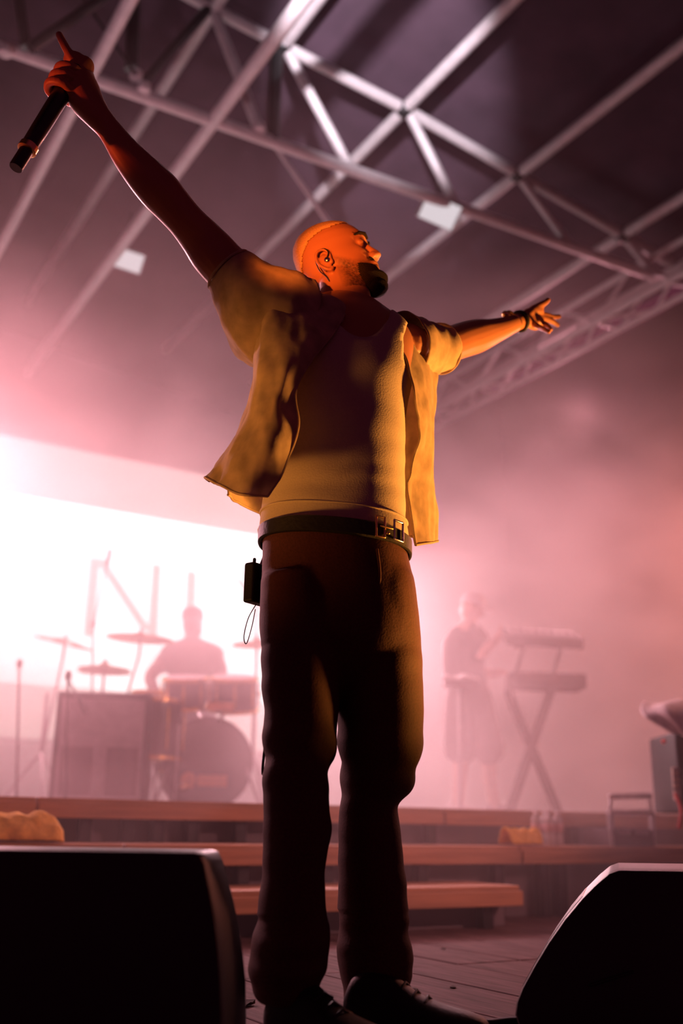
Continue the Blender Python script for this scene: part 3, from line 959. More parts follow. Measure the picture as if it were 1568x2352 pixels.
# floor monitors
def wedge(name, lab, poly, half, axis, org, m=BLACK, bev=0.03):
    """poly: outline of the cabinet side in the plane spanned by (u, UP); extruded along axis"""
    t = empty(name, org, lab, 'floor monitor')
    a = [p - axis * half for p in poly]; b = [p + axis * half for p in poly]
    n = len(poly)
    v = a + b
    f = [tuple(range(n)), tuple(range(2 * n - 1, n - 1, -1))] + [(i, (i + 1) % n, (i + 1) % n + n, i + n) for i in range(n)]
    build((np.array(v), f), 'cabinet', m, t, True, bevel=bev)
    return t


MONM = mat('monitor_paint', (0.014, 0.012, 0.013), 0.4, scale=500, var=0.3, bump=0.2, spec=0.5)
# square-backed monitor: tapered, rounded corner
DM = 1.62
mz = P(250, 1955, DM)[2]
org = P(260, 2352, DM); org[2] = 0
lm = empty('floor_monitor', org, 'black floor monitor with flat back and rounded corner, under the yellow towel', 'floor monitor')
right = [(452, 1956), (466, 1962), (476, 1985), (487, 2040), (498, 2100), (508, 2180), (513, 2250), (516, 2330)]
vr = [P(x, y, DM) for x, y in right]
vr.append(np.array([*P(517, 2352, DM)[:2], 0.0]))
cxl = P(60, 2100, DM)
mir = [cxl * 2 - p for p in vr]
mir = [np.array([m_[0], m_[1], p[2]]) for m_, p in zip(mir, vr)]
outline = [p for p in vr] + mir[::-1]
outline = [np.array([p[0], p[1], max(p[2], 0.001)]) for p in outline]
topz = max(p[2] for p in outline)
back = []
for p in outline:
    k = 1 - max(0, (p[2] / topz - 0.05)) * 0.55
    back.append(np.array(p) + H * 0.42 * k)
n = len(outline)
bevf = [np.array(p) * 1.0 - H * 0.0 for p in outline]
cen_ = np.mean(outline, 0)
front = [cen_ + (p - cen_) * 0.985 - H * 0.008 for p in outline]
for p in front: p[2] = max(p[2], 0.001)
build(MB().loft([front, outline, back]), 'cabinet', MONM, lm)
# grille on the slanted upstage side and recessed handle on the end
gc = np.mean(back, 0)
build(MB().box(gc + H * 0.004 + UP * 0.0, (0.5, 0.02, 0.2), (RV, H, UP)), 'grille', DARKM, lm, False, bevel=0.005)
hd_c = P(505, 2180, DM + 0.15)
build(MB().tube([P(508, 2190, DM + 0.08), P(508, 2190, DM + 0.22)], 0.008, 8), 'side_handle', BLACK, lm)

# curved monitor seen from its side
D2 = 2.16
side_px = [(1420, 1954), (1398, 1962), (1370, 1985), (1335, 2020), (1295, 2068), (1255, 2125), (1222, 2180), (1196, 2228), (1183, 2262), (1180, 2290), (1188, 2312),
           (1210, 2328), (1245, 2338), (1300, 2343)]
sp_ = [P(x, y, D2) for x, y in side_px]
zb_ = min(p[2] for p in sp_)
xb_ = P(1700, 2343, D2); xt_ = P(1640, 1954, D2)
poly = sp_ + [np.array([xb_[0], xb_[1], sp_[-1][2]]), np.array([*P(1660, 2140, D2)[:2], P(1660, 2140, D2)[2]]), np.array([xt_[0], xt_[1], sp_[0][2]])]
dz = 0.004 - min(p[2] for p in poly)
org = np.mean(poly, 0); org[2] = 0
axm = (H * 0.97 + RV * 0.25); axm /= np.linalg.norm(axm)
poly = [p + UP * dz for p in poly]
rm = empty('floor_monitor', org, 'black curved floor monitor seen side on, beside the singer\'s feet', 'floor monitor')
mid_ = np.mean(poly, 0)
L0 = [mid_ + (p - mid_) * 0.975 for p in poly]
L1 = [p + axm * 0.012 for p in poly]; L2 = [p + axm * 0.40 for p in poly]; L3 = [mid_ + (p - mid_) * 0.975 + axm * 0.412 for p in poly]
build(MB().loft([L0, L1, L2, L3]), 'cabinet', MONM, rm)
gp = [np.array(poly[i]) for i in (3, 4, 5, 6, 7)]
nrm_ = np.cross(gp[-1] - gp[0], axm); nrm_ /= np.linalg.norm(nrm_)
if nrm_[2] < 0: nrm_ = -nrm_
gl = MB(); gl.loft([[p + axm * 0.03 + nrm_ * -0.004 for p in gp] + [p + axm * 0.03 + nrm_ * 0.0012 for p in gp[::-1]], [p + axm * 0.38 + nrm_ * -0.004 for p in gp] + [p + axm * 0.38 + nrm_ * 0.0012 for p in gp[::-1]]])
build(gl, 'grille', DARKM, rm)
build(MB().tube([P(1355, 2220, D2 - 0.005) + UP * dz, P(1450, 2190, D2 - 0.005) + UP * dz], 0.003, 8), 'side_groove', BLACK, rm)
# cable coming from under it
cbp = [PZ(1120, 2352, 0.012), PZ(1180, 2346, 0.012), PZ(1245, 2346, 0.012), PZ(1285, 2340, 0.012), PZ(1330, 2334, 0.012), PZ(1420, 2330, 0.012)]
o = build(MB().tube(catmull(cbp, 30), 0.009, 8), 'cable', BLACK); tag(o, 'black cable on the planks in front of the curved floor monitor', 'cable')

# equipment at the far side of the riser
YE = Y2 + 0.12
c = PY(1452, 1925, YE); c[2] = 0
cw = PY(1500, 1925, YE)[0] - PY(1404, 1925, YE)[0]
zt_ = PY(1452, 1905, YE)[2]
fc = empty('flight_case', (c[0], c[1] + 0.2, Z2), 'dark flight case with metal edges standing on the middle step', 'case')
build(MB().box((c[0], YE + 0.10, (zt_ + Z2) / 2), (cw, 0.2, zt_ - Z2)), 'box', PANEL, fc, False, bevel=0.004)
for s in (-1, 1):
    build(MB().box((c[0] + s * cw / 2, YE - 0.004, (zt_ + Z2) / 2), (0.018, 0.014, zt_ - Z2)), 'edge_strip', STEEL, fc, False)
    build(MB().box((c[0] + s * cw * 0.22, YE - 0.006, zt_ - 0.015), (cw * 0.3, 0.012, 0.022)), 'latch', STEEL, fc, False)
# metal frame rack above it
D3 = YE + 0.05
fa = [PY(x, y, D3) for x, y in ((1402, 1830), (1490, 1828), (1495, 1866), (1400, 1866))]
fr2 = empty('metal_frame', np.array([(fa[0][0] + fa[1][0]) / 2, D3, zt_]), 'pale rectangular metal frame standing on the dark flight case', 'frame')
for i in range(4):
    a, b = fa[i].copy(), fa[(i + 1) % 4].copy()
    if i >= 1 and i <= 2: pass
    build(MB().tube([a, b], 0.017 if i % 2 == 0 else 0.009, 10), 'bar', STEEL if i % 2 else WHITEC, fr2)
zf_ = fa[2][2]
for p in (fa[2], fa[3]):
    build(MB().box((p[0], D3, (zt_ + zf_) / 2), (0.02, 0.03, max(0.01, zf_ - zt_))), 'foot', STEEL, fr2, False)

# tall dark rack at the picture's edge with a white cloth thrown over
DR = 5.6
c = P(1600, 1800, DR)
rk = empty('equipment_rack', (c[0], c[1], Z3), 'tall dark equipment rack at the edge of the riser', 'rack')
ztr = P(1568, 1690, DR)[2]
build(MB().box((c[0], c[1], (ztr + Z3) / 2), (0.34, 0.45, ztr - Z3), (RV, H, UP)), 'cabinet', BLACK, rk, False, bevel=0.01)
build(MB().box(P(1552, 1800, DR - 0.24), (0.03, 0.02, 0.16), (RV, H, UP)), 'label_strip', mat('label_pale', (0.6, 0.5, 0.4), 0.6), rk, False)
for k in range(4):
    build(MB().tube([P(1546, 1770 + k * 14, DR - 0.25), P(1558, 1770 + k * 14, DR - 0.25)], 0.006, 8), 'switch', GREYP, rk)
build(MB().ell(P(1524, 1703, DR - 0.2), (0.012, 0.012, 0.012)), 'red_indicator', mat('red_indicator', (0.8, 0.06, 0.05), 0.4), rk)  # plain red colour stands in for a small red light
cb2 = catmull([P(1552, 1825, DR - 0.25), P(1565, 1860, DR - 0.27), P(1560, 1900, DR - 0.27)], 14)
build(MB().tube(cb2, 0.012, 8), 'red_cable', mat('red_rubber', (0.5, 0.05, 0.05), 0.5), rk)
rows_ = []
for i, (y, xa, xb, dd) in enumerate(((1612, 1478, 1640, 0.1), (1622, 1470, 1640, -0.1), (1640, 1480, 1640, -0.24), (1665, 1512, 1640, -0.26), (1690, 1545, 1640, -0.27))):
    rows_.append([P(xa + (xb - xa) * u, y + 6 * math.sin(u * 9 + i), DR + dd + 0.02 * math.sin(u * 14)) for u in np.linspace(0, 1, 7)])
g_, f_ = patch(rows_, 30, 20)
o = build((g_, f_), 'cloth', WHITEC, solid=0.008); tag(o, 'white cloth thrown over the tall dark rack', 'cloth')
cpp_ = catmull([P(1510, 1690, DR), P(1530, 1760, DR), P(1535, 1850, DR), P(1520, 1910, DR - 0.3)], 20)
# ------------------------------------------------------------------ the singer
singer = empty('person', (0, 0, 0),
               'singer in open tan shirt and dark trousers with arms flung wide, head tilted back', 'person')


def ring(xl, yl, xr, yr, d, t, n=36, e=2.3, tilt=0.0):
    """horizontal section between two silhouette pixels, t metres deep"""
    a = P(xl, yl, d); b = P(xr, yr, d)
    c = (a + b) / 2; u = (b - a) / 2
    w = H * (t / 2) + UP * tilt
    out = []
    for k in range(n):
        th = 2 * math.pi * k / n
        cs, sn = math.cos(th), math.sin(th)
        out.append(c + u * (abs(cs) ** (2 / e) * np.sign(cs)) + w * (abs(sn) ** (2 / e) * np.sign(sn)))
    return out


def limb(secs, n=20, flat=0.92):
    """secs: (x0,y0,x1,y1,d): the two outline pixels of a limb; round sections"""
    cen = []; half = []
    for x0, y0, x1, y1, d in secs:
        a = P(x0, y0, d); b = P(x1, y1, d)
        cen.append((a + b) / 2); half.append((b - a) / 2)
    rings = []
    for i, (c, u) in enumerate(zip(cen, half)):
        t = cen[min(i + 1, len(cen) - 1)] - cen[max(i - 1, 0)]
        t /= np.linalg.norm(t)
        r = np.linalg.norm(u)
        u = u - t * (u @ t); u /= np.linalg.norm(u); u *= r
        w = np.cross(t, u) * flat
        rings.append([c + u * math.cos(2 * math.pi * k / n) + w * math.sin(2 * math.pi * k / n) for k in range(n)])
    return rings


def dense(rings, m):
    arr = np.array(rings)
    n = arr.shape[1]
    return [list(x) for x in np.stack([catmull(arr[:, k], m) for k in range(n)], 1)]


# ---- torso sections (also used by the tank top)
TORSO = [(606, 1262, 934, 1290, 2.22, 0.27), (604, 1215, 930, 1238, 2.22, 0.26), (612, 1140, 922, 1165, 2.22, 0.25), (622, 1070, 922, 1090, 2.22, 0.25),
         (632, 1000, 922, 1010, 2.21, 0.255), (634, 940, 926, 945, 2.21, 0.26), (632, 880, 938, 885, 2.21, 0.27),
         (628, 820, 945, 835, 2.22, 0.26), (640, 770, 948, 790, 2.23, 0.23), (665, 725, 930, 755, 2.24, 0.19),
         (700, 700, 900, 728, 2.25, 0.15), (735, 690, 868, 705, 2.255, 0.13)]
torso_rings = dense([ring(*t, n=96) for t in TORSO], 130)

body = MB()
body.loft(torso_rings)
# neck
body.loft(dense([ring(722, 735, 872, 745, 2.255, 0.14, 28), ring(736, 690, 856, 705, 2.265, 0.125, 28),
                 ring(735, 650, 848, 668, 2.285, 0.12, 28), ring(735, 610, 840, 625, 2.30, 0.11, 28)], 14))
# shoulders
body.ell(P(636, 700, 2.16), (0.085, 0.085, 0.075))
body.ell(P(930, 795, 2.29), (0.06, 0.065, 0.055))

# raised arm that holds the microphone
ARM_R = [(660, 640, 600, 780, 2.17), (610, 610, 545, 715, 2.15), (560, 580, 495, 665, 2.13), (520, 540, 455, 620, 2.11),
         (492, 512, 424, 575, 2.09), (462, 484, 392, 532, 2.06), (430, 445, 362, 500, 2.04), (398, 405, 332, 470, 2.02),
         (358, 368, 295, 424, 2.00), (312, 326, 262, 372, 1.98), (272, 282, 232, 318, 1.965), (246, 248, 205, 290, 1.955),
         (227, 212, 176, 262, 1.95), (218, 185, 160, 236, 1.95), (205, 160, 152, 206, 1.95)]
body.loft(dense(limb(ARM_R), 50))
# stretched-out arm
ARM_L = [(930, 755, 945, 850, 2.30), (975, 760, 985, 842, 2.36), (1015, 760, 1018, 834, 2.43), (1055, 746, 1058, 820, 2.50),
         (1090, 737, 1096, 808, 2.56), (1125, 735, 1134, 789, 2.62), (1160, 729, 1168, 770, 2.67), (1188, 722, 1193, 756, 2.71),
         (1205, 718, 1208, 752, 2.735)]
body.loft(dense(limb(ARM_L), 40))

# microphone axis
MIC_A = P(36, 386, 1.905)
MIC_B = P(168, 174, 1.945)
MD = MIC_B - MIC_A; MD /= np.linalg.norm(MD)
MU = np.cross(MD, H); MU /= np.linalg.norm(MU)           # to the image left/up side
if MU @ RV > 0: MU = -MU
MW = np.cross(MD, MU)
if MW @ H > 0: MW = -MW                                  # towards the camera


def finger(pts, r0, r1):
    c = catmull(pts, 14)
    body.tube(c, np.linspace(r0, r1, 14), 12)


def around(t, ang, r):
    """point around the microphone: ang 0 faces the camera, 90 the picture's left"""
    c = MIC_A + (MIC_B - MIC_A) * t
    a = math.radians(ang)
    return c + (MW * math.cos(a) + MU * math.sin(a)) * r


# palm behind/right of the microphone
pc = P(178, 188, 1.955)
body.ell(pc, (0.040, 0.026, 0.046), np.array([MU, MW, MD]))
body.ell(P(186, 205, 1.955), (0.030, 0.028, 0.040), np.array([MU, MW, MD]))
body.ell(P(186, 158, 1.955), (0.030, 0.025, 0.036), np.array([MU, MW, MD]))
body.ell(P(172, 140, 1.95), (0.028, 0.022, 0.022), np.array([MU, MW, MD]))
# three curled fingers wrap round to the picture's left side
for t, rr in ((0.985, 0.0105), (0.895, 0.0108), (0.81, 0.0100)):
    finger([around(t, -95, 0.031), around(t, -20, 0.031), around(t, 45, 0.034), around(t - 0.005, 95, 0.036), around(t - 0.01, 135, 0.028)], rr * 1.1, rr)
# thumb on the far side
finger([P(196, 205, 1.97), around(0.83, -150, 0.032), around(0.86, 170, 0.030), around(0.89, 140, 0.031)], 0.013, 0.010)
# extended index finger
finger([P(182, 160, 1.945), P(164, 132, 1.935), P(148, 104, 1.93), P(136, 80, 1.93)], 0.0120, 0.0085)

# open hand of the stretched-out arm
lp = P(1222, 733, 2.755)
fd = P(1285, 742, 2.82) - P(1205, 735, 2.735); fd /= np.linalg.norm(fd)
side = UP - fd * (UP @ fd); side /= np.linalg.norm(side)
nor = np.cross(fd, side)
body.ell(lp, (0.046, 0.036, 0.017), np.array([fd, side, nor]))
finger([P(1212, 724, 2.74), P(1232, 706, 2.745), P(1248, 697, 2.75), P(1258, 689, 2.76)], 0.014, 0.0085)
body.ell(P(1232, 712, 2.75), (0.03, 0.018, 0.015), np.array([fd, side, nor]))
finger([P(1236, 722, 2.76), P(1254, 724, 2.79), P(1270, 728, 2.82), P(1284, 727, 2.84)], 0.0098, 0.0075)
finger([P(1238, 730, 2.76), P(1256, 734, 2.79), P(1270, 740, 2.81), P(1280, 747, 2.82)], 0.0100, 0.0076)
finger([P(1236, 738, 2.75), P(1250, 744, 2.765), P(1258, 750, 2.76), P(1264, 757, 2.75)], 0.0096, 0.0074)
finger([P(1228, 745, 2.74), P(1240, 752, 2.735), P(1250, 757, 2.72), P(1260, 762, 2.71)], 0.0088, 0.0068)

# ---- head, in its own frame: x forward, y to his left, z up
HT = math.radians(19)
HA = math.radians(-13)
hf = (RV * math.cos(HA) + H * math.sin(HA)) * math.cos(HT) + UP * math.sin(HT)
hl = np.cross(UP, hf); hl /= np.linalg.norm(hl)
hu = np.cross(hf, hl)
HO = P(773, 610, 2.30)
HS = 0.95


def hw(x, y, z):
    return HO + (hf * x + hl * y + hu * z) * HS


HLV = [(-0.118, 0.066, 0.030, 0.020), (-0.108, 0.083, 0.010, 0.036), (-0.090, 0.092, -0.012, 0.049), (-0.070, 0.093, -0.035, 0.058),
       (-0.050, 0.095, -0.062, 0.064), (-0.030, 0.094, -0.085, 0.069), (-0.010, 0.092, -0.097, 0.072), (0.012, 0.090, -0.104, 0.074),
       (0.034, 0.097, -0.107, 0.0765), (0.058, 0.095, -0.107, 0.0765), (0.080, 0.084, -0.101, 0.071), (0.098, 0.064, -0.088, 0.060),
       (0.111, 0.040, -0.070, 0.045), (0.119, 0.012, -0.045, 0.026), (0.122, -0.008, -0.025, 0.010)]


def head_pt(z, th, extra=0.0):
    zs = [h[0] for h in HLV]
    xf = np.interp(z, zs, [h[1] for h in HLV]); xb = np.interp(z, zs, [h[2] for h in HLV]); w = np.interp(z, zs, [h[3] for h in HLV])
    xb = xb * 0.94
    cx = (xf + xb) / 2; rx = (xf - xb) / 2
    c, s = math.cos(th), math.sin(th)
    e = 2.25
    x = cx + rx * abs(c) ** (2 / e) * np.sign(c)
    y = w * abs(s) ** (2 / e) * np.sign(s)
    if c > 0:                                            # face narrows towards the front
        y *= 1 - 0.16 * c * c
    g = lambda x0, y0, z0, sx, sy, sz: math.exp(-((x - x0) / sx) ** 2 - ((abs(y) - y0) / sy) ** 2 - ((z - z0) / sz) ** 2)
    dx = -0.013 * g(0.09, 0.030, 0.016, 0.03, 0.016, 0.012)      # eye sockets
    dx += 0.007 * g(0.09, 0.026, 0.038, 0.03, 0.026, 0.008)      # brow ridge
    dx += 0.007 * g(0.08, 0.048, -0.012, 0.03, 0.018, 0.016)     # cheekbones
    dx += -0.005 * g(0.09, 0.045, -0.045, 0.03, 0.02, 0.018)     # hollow cheeks
    dx += 0.006 * g(0.09, 0.0, -0.098, 0.04, 0.02, 0.016)        # chin
    dx += -0.006 * g(0.09, 0.0, -0.074, 0.03, 0.025, 0.008)
    q = np.array([x + dx, y, z])
    if extra:
        nn = np.array([c * 1.0, s * 1.0, 0.35 if z > 0.06 else 0.0]); nn /= np.linalg.norm(nn)
        q = q + nn * extra
    return q


hz = np.linspace(-0.118, 0.122, 56)
hth = np.linspace(0, 2 * math.pi, 72, endpoint=False)
body.loft([[hw(*head_pt(z, t)) for t in hth] for z in hz])
hax = np.array([hf, hl, hu])
EX, EZ = -0.012, -0.026
# nose
body.loft([[hw(x + r * 0.4 * max(math.cos(a), -0.6), w * math.sin(a), z) for a in np.linspace(0, 2 * math.pi, 16, endpoint=False)]
           for x, w, z, r in ((0.088, 0.007, 0.034, 0.016), (0.093, 0.008, 0.018, 0.022), (0.101, 0.010, 0.002, 0.026),
                              (0.108, 0.013, -0.012, 0.030), (0.108, 0.015, -0.021, 0.034), (0.098, 0.012, -0.028, 0.028))])
for s in (-1, 1):
    body.ell(hw(0.098, 0.013 * s, -0.021), (0.013, 0.0085, 0.009), hax)
    body.ell(hw(0.079, 0.031 * s, 0.016), (0.0115, 0.013, 0.0095), hax)          # closed eyelids
    # ear: disc, helix rim, lobe
    body.ell(hw(-0.012 + EX, 0.077 * s, -0.004 + EZ), (0.016, 0.006, 0.026), hax)
    pts = [(0.006, 0.004), (0.006, 0.022), (-0.006, 0.032), (-0.022, 0.028), (-0.030, 0.012), (-0.027, -0.010), (-0.016, -0.026), (-0.004, -0.033), (0.004, -0.026)]
    pp = [hw(a + EX, (0.078 + 0.010 * math.exp(-((a + 0.02) / 0.02) ** 2)) * s, b + EZ) for a, b in pts]
    body.tube(catmull(pp, 40), 0.0042, 10)
    body.ell(hw(0.006 + EX, 0.078 * s, -0.006 + EZ), (0.005, 0.006, 0.008), hax)
    body.ell(hw(-0.004 + EX, 0.077 * s, -0.028 + EZ), (0.008, 0.004, 0.009), hax)
body.ell(hw(0.093, 0, -0.046), (0.012, 0.024, 0.0055), hax)      # upper lip
body.ell(hw(0.092, 0, -0.058), (0.012, 0.021, 0.0065), hax)      # lower lip

bv, bf = remesh(body, 0.0034, 2)
bodyo = build((bv, bf), 'body', None, singer)
# skin with stubble where the beard thins out towards the cheek
sk = bpy.data.materials.new('singer_skin'); sk.use_nodes = True
nt = sk.node_tree; bs = nt.nodes['Principled BSDF']
bs.inputs['Roughness'].default_value = 0.48
at = nt.nodes.new('ShaderNodeAttribute'); at.attribute_name = 'stubble'
nz = nt.nodes.new('ShaderNodeTexNoise'); nz.inputs['Scale'].default_value = 180; nz.inputs['Detail'].default_value = 4
tc = nt.nodes.new('ShaderNodeTexCoord'); nt.links.new(tc.outputs['Object'], nz.inputs['Vector'])
mu = nt.nodes.new('ShaderNodeMath'); mu.operation = 'MULTIPLY'; nt.links.new(at.outputs['Fac'], mu.inputs[0])
mr = nt.nodes.new('ShaderNodeMapRange'); mr.inputs['From Min'].default_value = 0.35; mr.inputs['From Max'].default_value = 0.6
mr.inputs['To Min'].default_value = 0.55
nt.links.new(nz.outputs['Fac'], mr.inputs['Value']); nt.links.new(mr.outputs[0], mu.inputs[1])
mx = nt.nodes.new('ShaderNodeMix'); mx.data_type = 'RGBA'
mx.inputs['A'].default_value = (0.42, 0.17, 0.085, 1); mx.inputs['B'].default_value = (0.03, 0.012, 0.008, 1)
nt.links.new(mu.outputs[0], mx.inputs['Factor']); nt.links.new(mx.outputs['Result'], bs.inputs['Base Color'])
bp = nt.nodes.new('ShaderNodeBump'); bp.inputs['Strength'].default_value = 0.06; bp.inputs['Distance'].default_value = 0.004
nt.links.new(nz.outputs['Fac'], bp.inputs['Height']); nt.links.new(bp.outputs[0], bs.inputs['Normal'])
bodyo.data.materials.append(sk)
att = bodyo.data.attributes.new('stubble', 'FLOAT', 'POINT')
loc = (bv - HO) @ np.array([hf, hl, hu]).T / HS


def beard_amount(x, y, z):
    """1 in the dense beard, fading over the cheek"""
    line = -0.038 + 0.030 * max(0, (0.05 - x)) / 0.05 if x < 0.05 else -0.038     # cheek line rises to the ear
    a = (line - z) / 0.02
    if x < -0.002 or z < -0.125: return 0.0
    a = min(a, (x + 0.006) / 0.03)
    m = max(0.0, 1 - max(0, abs(z + 0.036) - 0.004) / 0.004) if (x > 0.075 and abs(y) < 0.032) else 0
    lip = x > 0.09 and abs(y) < 0.022 and -0.066 < z < -0.043
    return 0.0 if lip else max(0.0, min(1.0, max(a, m)))


def brow_amount(x, y, z):
    return 1.0 if (x > 0.06 and 0.010 < abs(y) < 0.052 and abs(z - 0.041 + 0.12 * max(0, abs(y) - 0.035)) < 0.0045) else 0.0


near = np.linalg.norm(bv - HO, axis=1) < 0.2
sv = np.zeros(len(bv))
for i in np.nonzero(near)[0]:
    x, y, z = loc[i]
    sv[i] = max(beard_amount(x, y, z + 0.0) * 0.85, brow_amount(x, y, z))
att.data.foreach_set('value', sv)


# hair and beard shells
def shell(name, material, zr, keep, thick, nz_=60, nt_=120):
    zz = np.linspace(zr[0], zr[1], nz_); tt = np.linspace(0, 2 * math.pi, nt_, endpoint=False)
    V = []; idx = {}
    F = []
    pts = {}
    for a, z in enumerate(zz):
        for b, t in enumerate(tt):
            q = head_pt(z, t)
            pts[a, b] = (q, keep(*q))
    for a in range(nz_ - 1):
        for b in range(nt_):
            ids = [(a, b), (a, (b + 1) % nt_), (a + 1, (b + 1) % nt_), (a + 1, b)]
            if min(pts[k][1] for k in ids) > 0:
                q = []
                for k in ids:
                    if k not in idx:
                        idx[k] = len(V)
                        V.append(hw(*head_pt(zz[k[0]], tt[k[1]], thick(*pts[k][0]) * min(1, pts[k][1] * 1.0) + 0.0008)))
                    q.append(idx[k])
                F.append(tuple(q))
    o = build((np.array(V), F), name, material, singer, solid=0.0015)
    return o


def hair_keep(x, y, z):
    line = np.interp(x, [-0.11, -0.09, -0.07, -0.04, 0.0, 0.03, 0.055, 0.066, 0.09], [-0.030, -0.005, 0.030, 0.055, 0.066, 0.070, 0.078, 0.088, 0.096])
    return (z - line) / 0.008


hairo = shell('hair', HAIR, (-0.07, 0.1215), hair_keep, lambda x, y, z: 0.003)
hairo['label'] = 'bleached buzz-cut hair'
bo = shell('beard', BEARD, (-0.1175, -0.01), lambda x, y, z: min((beard_amount(x, y, z) - 0.8) * 5, (x - 0.048 - 0.25 * max(0.0, z + 0.075)) / 0.012),
           lambda x, y, z: 0.004 + 0.014 * max(0, min(1, (x - 0.03) / 0.06)) * max(0, min(1, (-0.055 - z) / 0.03)))
bo['label'] = 'short dark beard'
bd = MB()
bd.ell(hw(0.078, 0, -0.112), (0.030, 0.036, 0.018), hax)
build(bd, 'chin_beard', BEARD, singer)
# eyebrows
for s in (-1, 1):
    eb = MB(); eb.tube([hw(0.101, 0.012 * s, 0.036), hw(0.1, 0.026 * s, 0.042), hw(0.088, 0.042 * s, 0.041), hw(0.074, 0.053 * s, 0.033)], [0.004, 0.0045, 0.004, 0.002], 8)
    build(eb, 'eyebrow', BEARD, singer)
# in-ear monitor: clear body, hook cable
em = MB(); em.ell(hw(-0.016, -0.084, -0.028), (0.008, 0.006, 0.008), hax)
em_o = build(em, 'earpiece', SILVER, singer); em_o['label'] = 'shiny in-ear monitor'
ec = MB()
ec.tube(catmull([hw(-0.014, -0.088, -0.024), hw(-0.006, -0.087, -0.010), hw(-0.012, -0.085, 0.006), hw(-0.030, -0.083, 0.008), hw(-0.044, -0.080, -0.012),
                 hw(-0.044, -0.080, -0.046), hw(-0.032, -0.080, -0.076), hw(-0.026, -0.074, -0.116), hw(-0.032, -0.06, -0.156)], 40), 0.0016, 8)
build(ec, 'earpiece_cable', BLACK, em_o)

# ---- tank top
tk_v = []; tk_f = []
NT = 96
infl = []
for r in torso_rings:
    c = np.mean(r, 0)
    infl.append([c + (np.array(p) - c) * (1 + 0.006 / max(np.linalg.norm(np.array(p) - c), 0.02)) for p in r])


def px_of(p):
    v = CM.T @ (np.array(p) - CAM)
    return 784 + FPX * v[0] / v[2], 1176 + FPX * v[1] / v[2]


KEEP = []
for a in range(len(infl) - 1):
    for b in range(NT):
        q = (a * NT + b, a * NT + (b + 1) % NT, (a + 1) * NT + (b + 1) % NT, (a + 1) * NT + b)
        c = (np.array(infl[a][b]) + np.array(infl[a + 1][(b + 1) % NT])) / 2
        x, y = px_of(c)
        front = (c - np.mean(infl[a], 0)) @ H < 0.0
        if a < 6: continue
        if y < 735 and 720 < x < 895: continue
        if front and ((x - 832) / 62) ** 2 + ((y - 700) / 78) ** 2 < 1: continue
        if y < 712: continue
        if ((x - 958) / 34) ** 2 + ((y - 800) / 80) ** 2 < 1: continue
        if ((x - 640) / 40) ** 2 + ((y - 770) / 80) ** 2 < 1: continue
        KEEP.append(q)
V = [p for r in infl for p in r]
used = sorted({i for q in KEEP for i in q}); re_ = {k: i for i, k in enumerate(used)}
V = np.array([V[i] for i in used]); KEEP = [tuple(re_[i] for i in q) for q in KEEP]
def relax_edge(V, F, it=14):
    from collections import Counter
    cnt = Counter(tuple(sorted((q[i], q[(i + 1) % len(q)]))) for q in F for i in range(len(q)))
    nb = {}
    for (a, b), k in cnt.items():
        if k == 1: nb.setdefault(a, []).append(b); nb.setdefault(b, []).append(a)
    for _ in range(it):
        W = V.copy()
        for a, l in nb.items():
            W[a] = V[a] * 0.4 + np.mean([V[b] for b in l], 0) * 0.6
        V = W
    return V


V = relax_edge(V, KEEP)
V = displace(V, KEEP, lambda c: 0.004 * fnoise(c, (9, 9, 26)) * max(0, 1 - abs(c[2] - 1.12) / 0.25) + 0.0015 * fnoise(c, (14, 14, 8)))
tank = build((V, KEEP), 'tank_top', TANK, singer, solid=0.003)
tank['label'] = 'cream ribbed tank top'
# rolled hem folds
hm = MB()
for rr, k in ((0.004, 10), (0.003, 17)):
    loop = infl[k]
    c = np.mean(loop, 0)
    pts = [c + (np.array(p) - c) * 1.012 for p in loop]
    hm.tube(pts + [pts[0]], rr, 8, False)
build(hm, 'tank_hem', TANK, tank)

# ---- trousers
tro = MB()
HIP = [(604, 1215, 932, 1248, 2.22, 0.29), (602, 1245, 938, 1275, 2.22, 0.30), (600, 1310, 950, 1330, 2.22, 0.315), (596, 1380, 958, 1385, 2.22, 0.325), (592, 1440, 963, 1445, 2.22, 0.33),
       (598, 1490, 965, 1495, 2.22, 0.31), (612, 1540, 955, 1543, 2.22, 0.25), (640, 1580, 930, 1582, 2.22, 0.17), (690, 1610, 880, 1612, 2.22, 0.08)]
tro.loft(dense([ring(*t, n=40) for t in HIP], 40))
LEG_A = [(600, 1330, 772, 2.17, 0.22), (596, 1400, 778, 2.165, 0.25), (597, 1500, 780, 2.16, 0.25), (602, 1600, 778, 2.15, 0.235), (607, 1700, 771, 2.14, 0.21), (603, 1765, 758, 2.13, 0.20), (606, 1820, 752, 2.13, 0.195),
         (608, 1860, 754, 2.13, 0.195), (606, 1900, 760, 2.13, 0.195), (605, 1960, 752, 2.13, 0.195), (602, 2010, 745, 2.13, 0.19), (598, 2060, 747, 2.13, 0.19),
         (588, 2130, 757, 2.13, 0.20), (576, 2180, 761, 2.13, 0.215), (574, 2215, 757, 2.13, 0.215), (579, 2250, 742, 2.13, 0.205), (590, 2285, 728, 2.13, 0.19), (597, 2300, 724, 2.13, 0.18)]
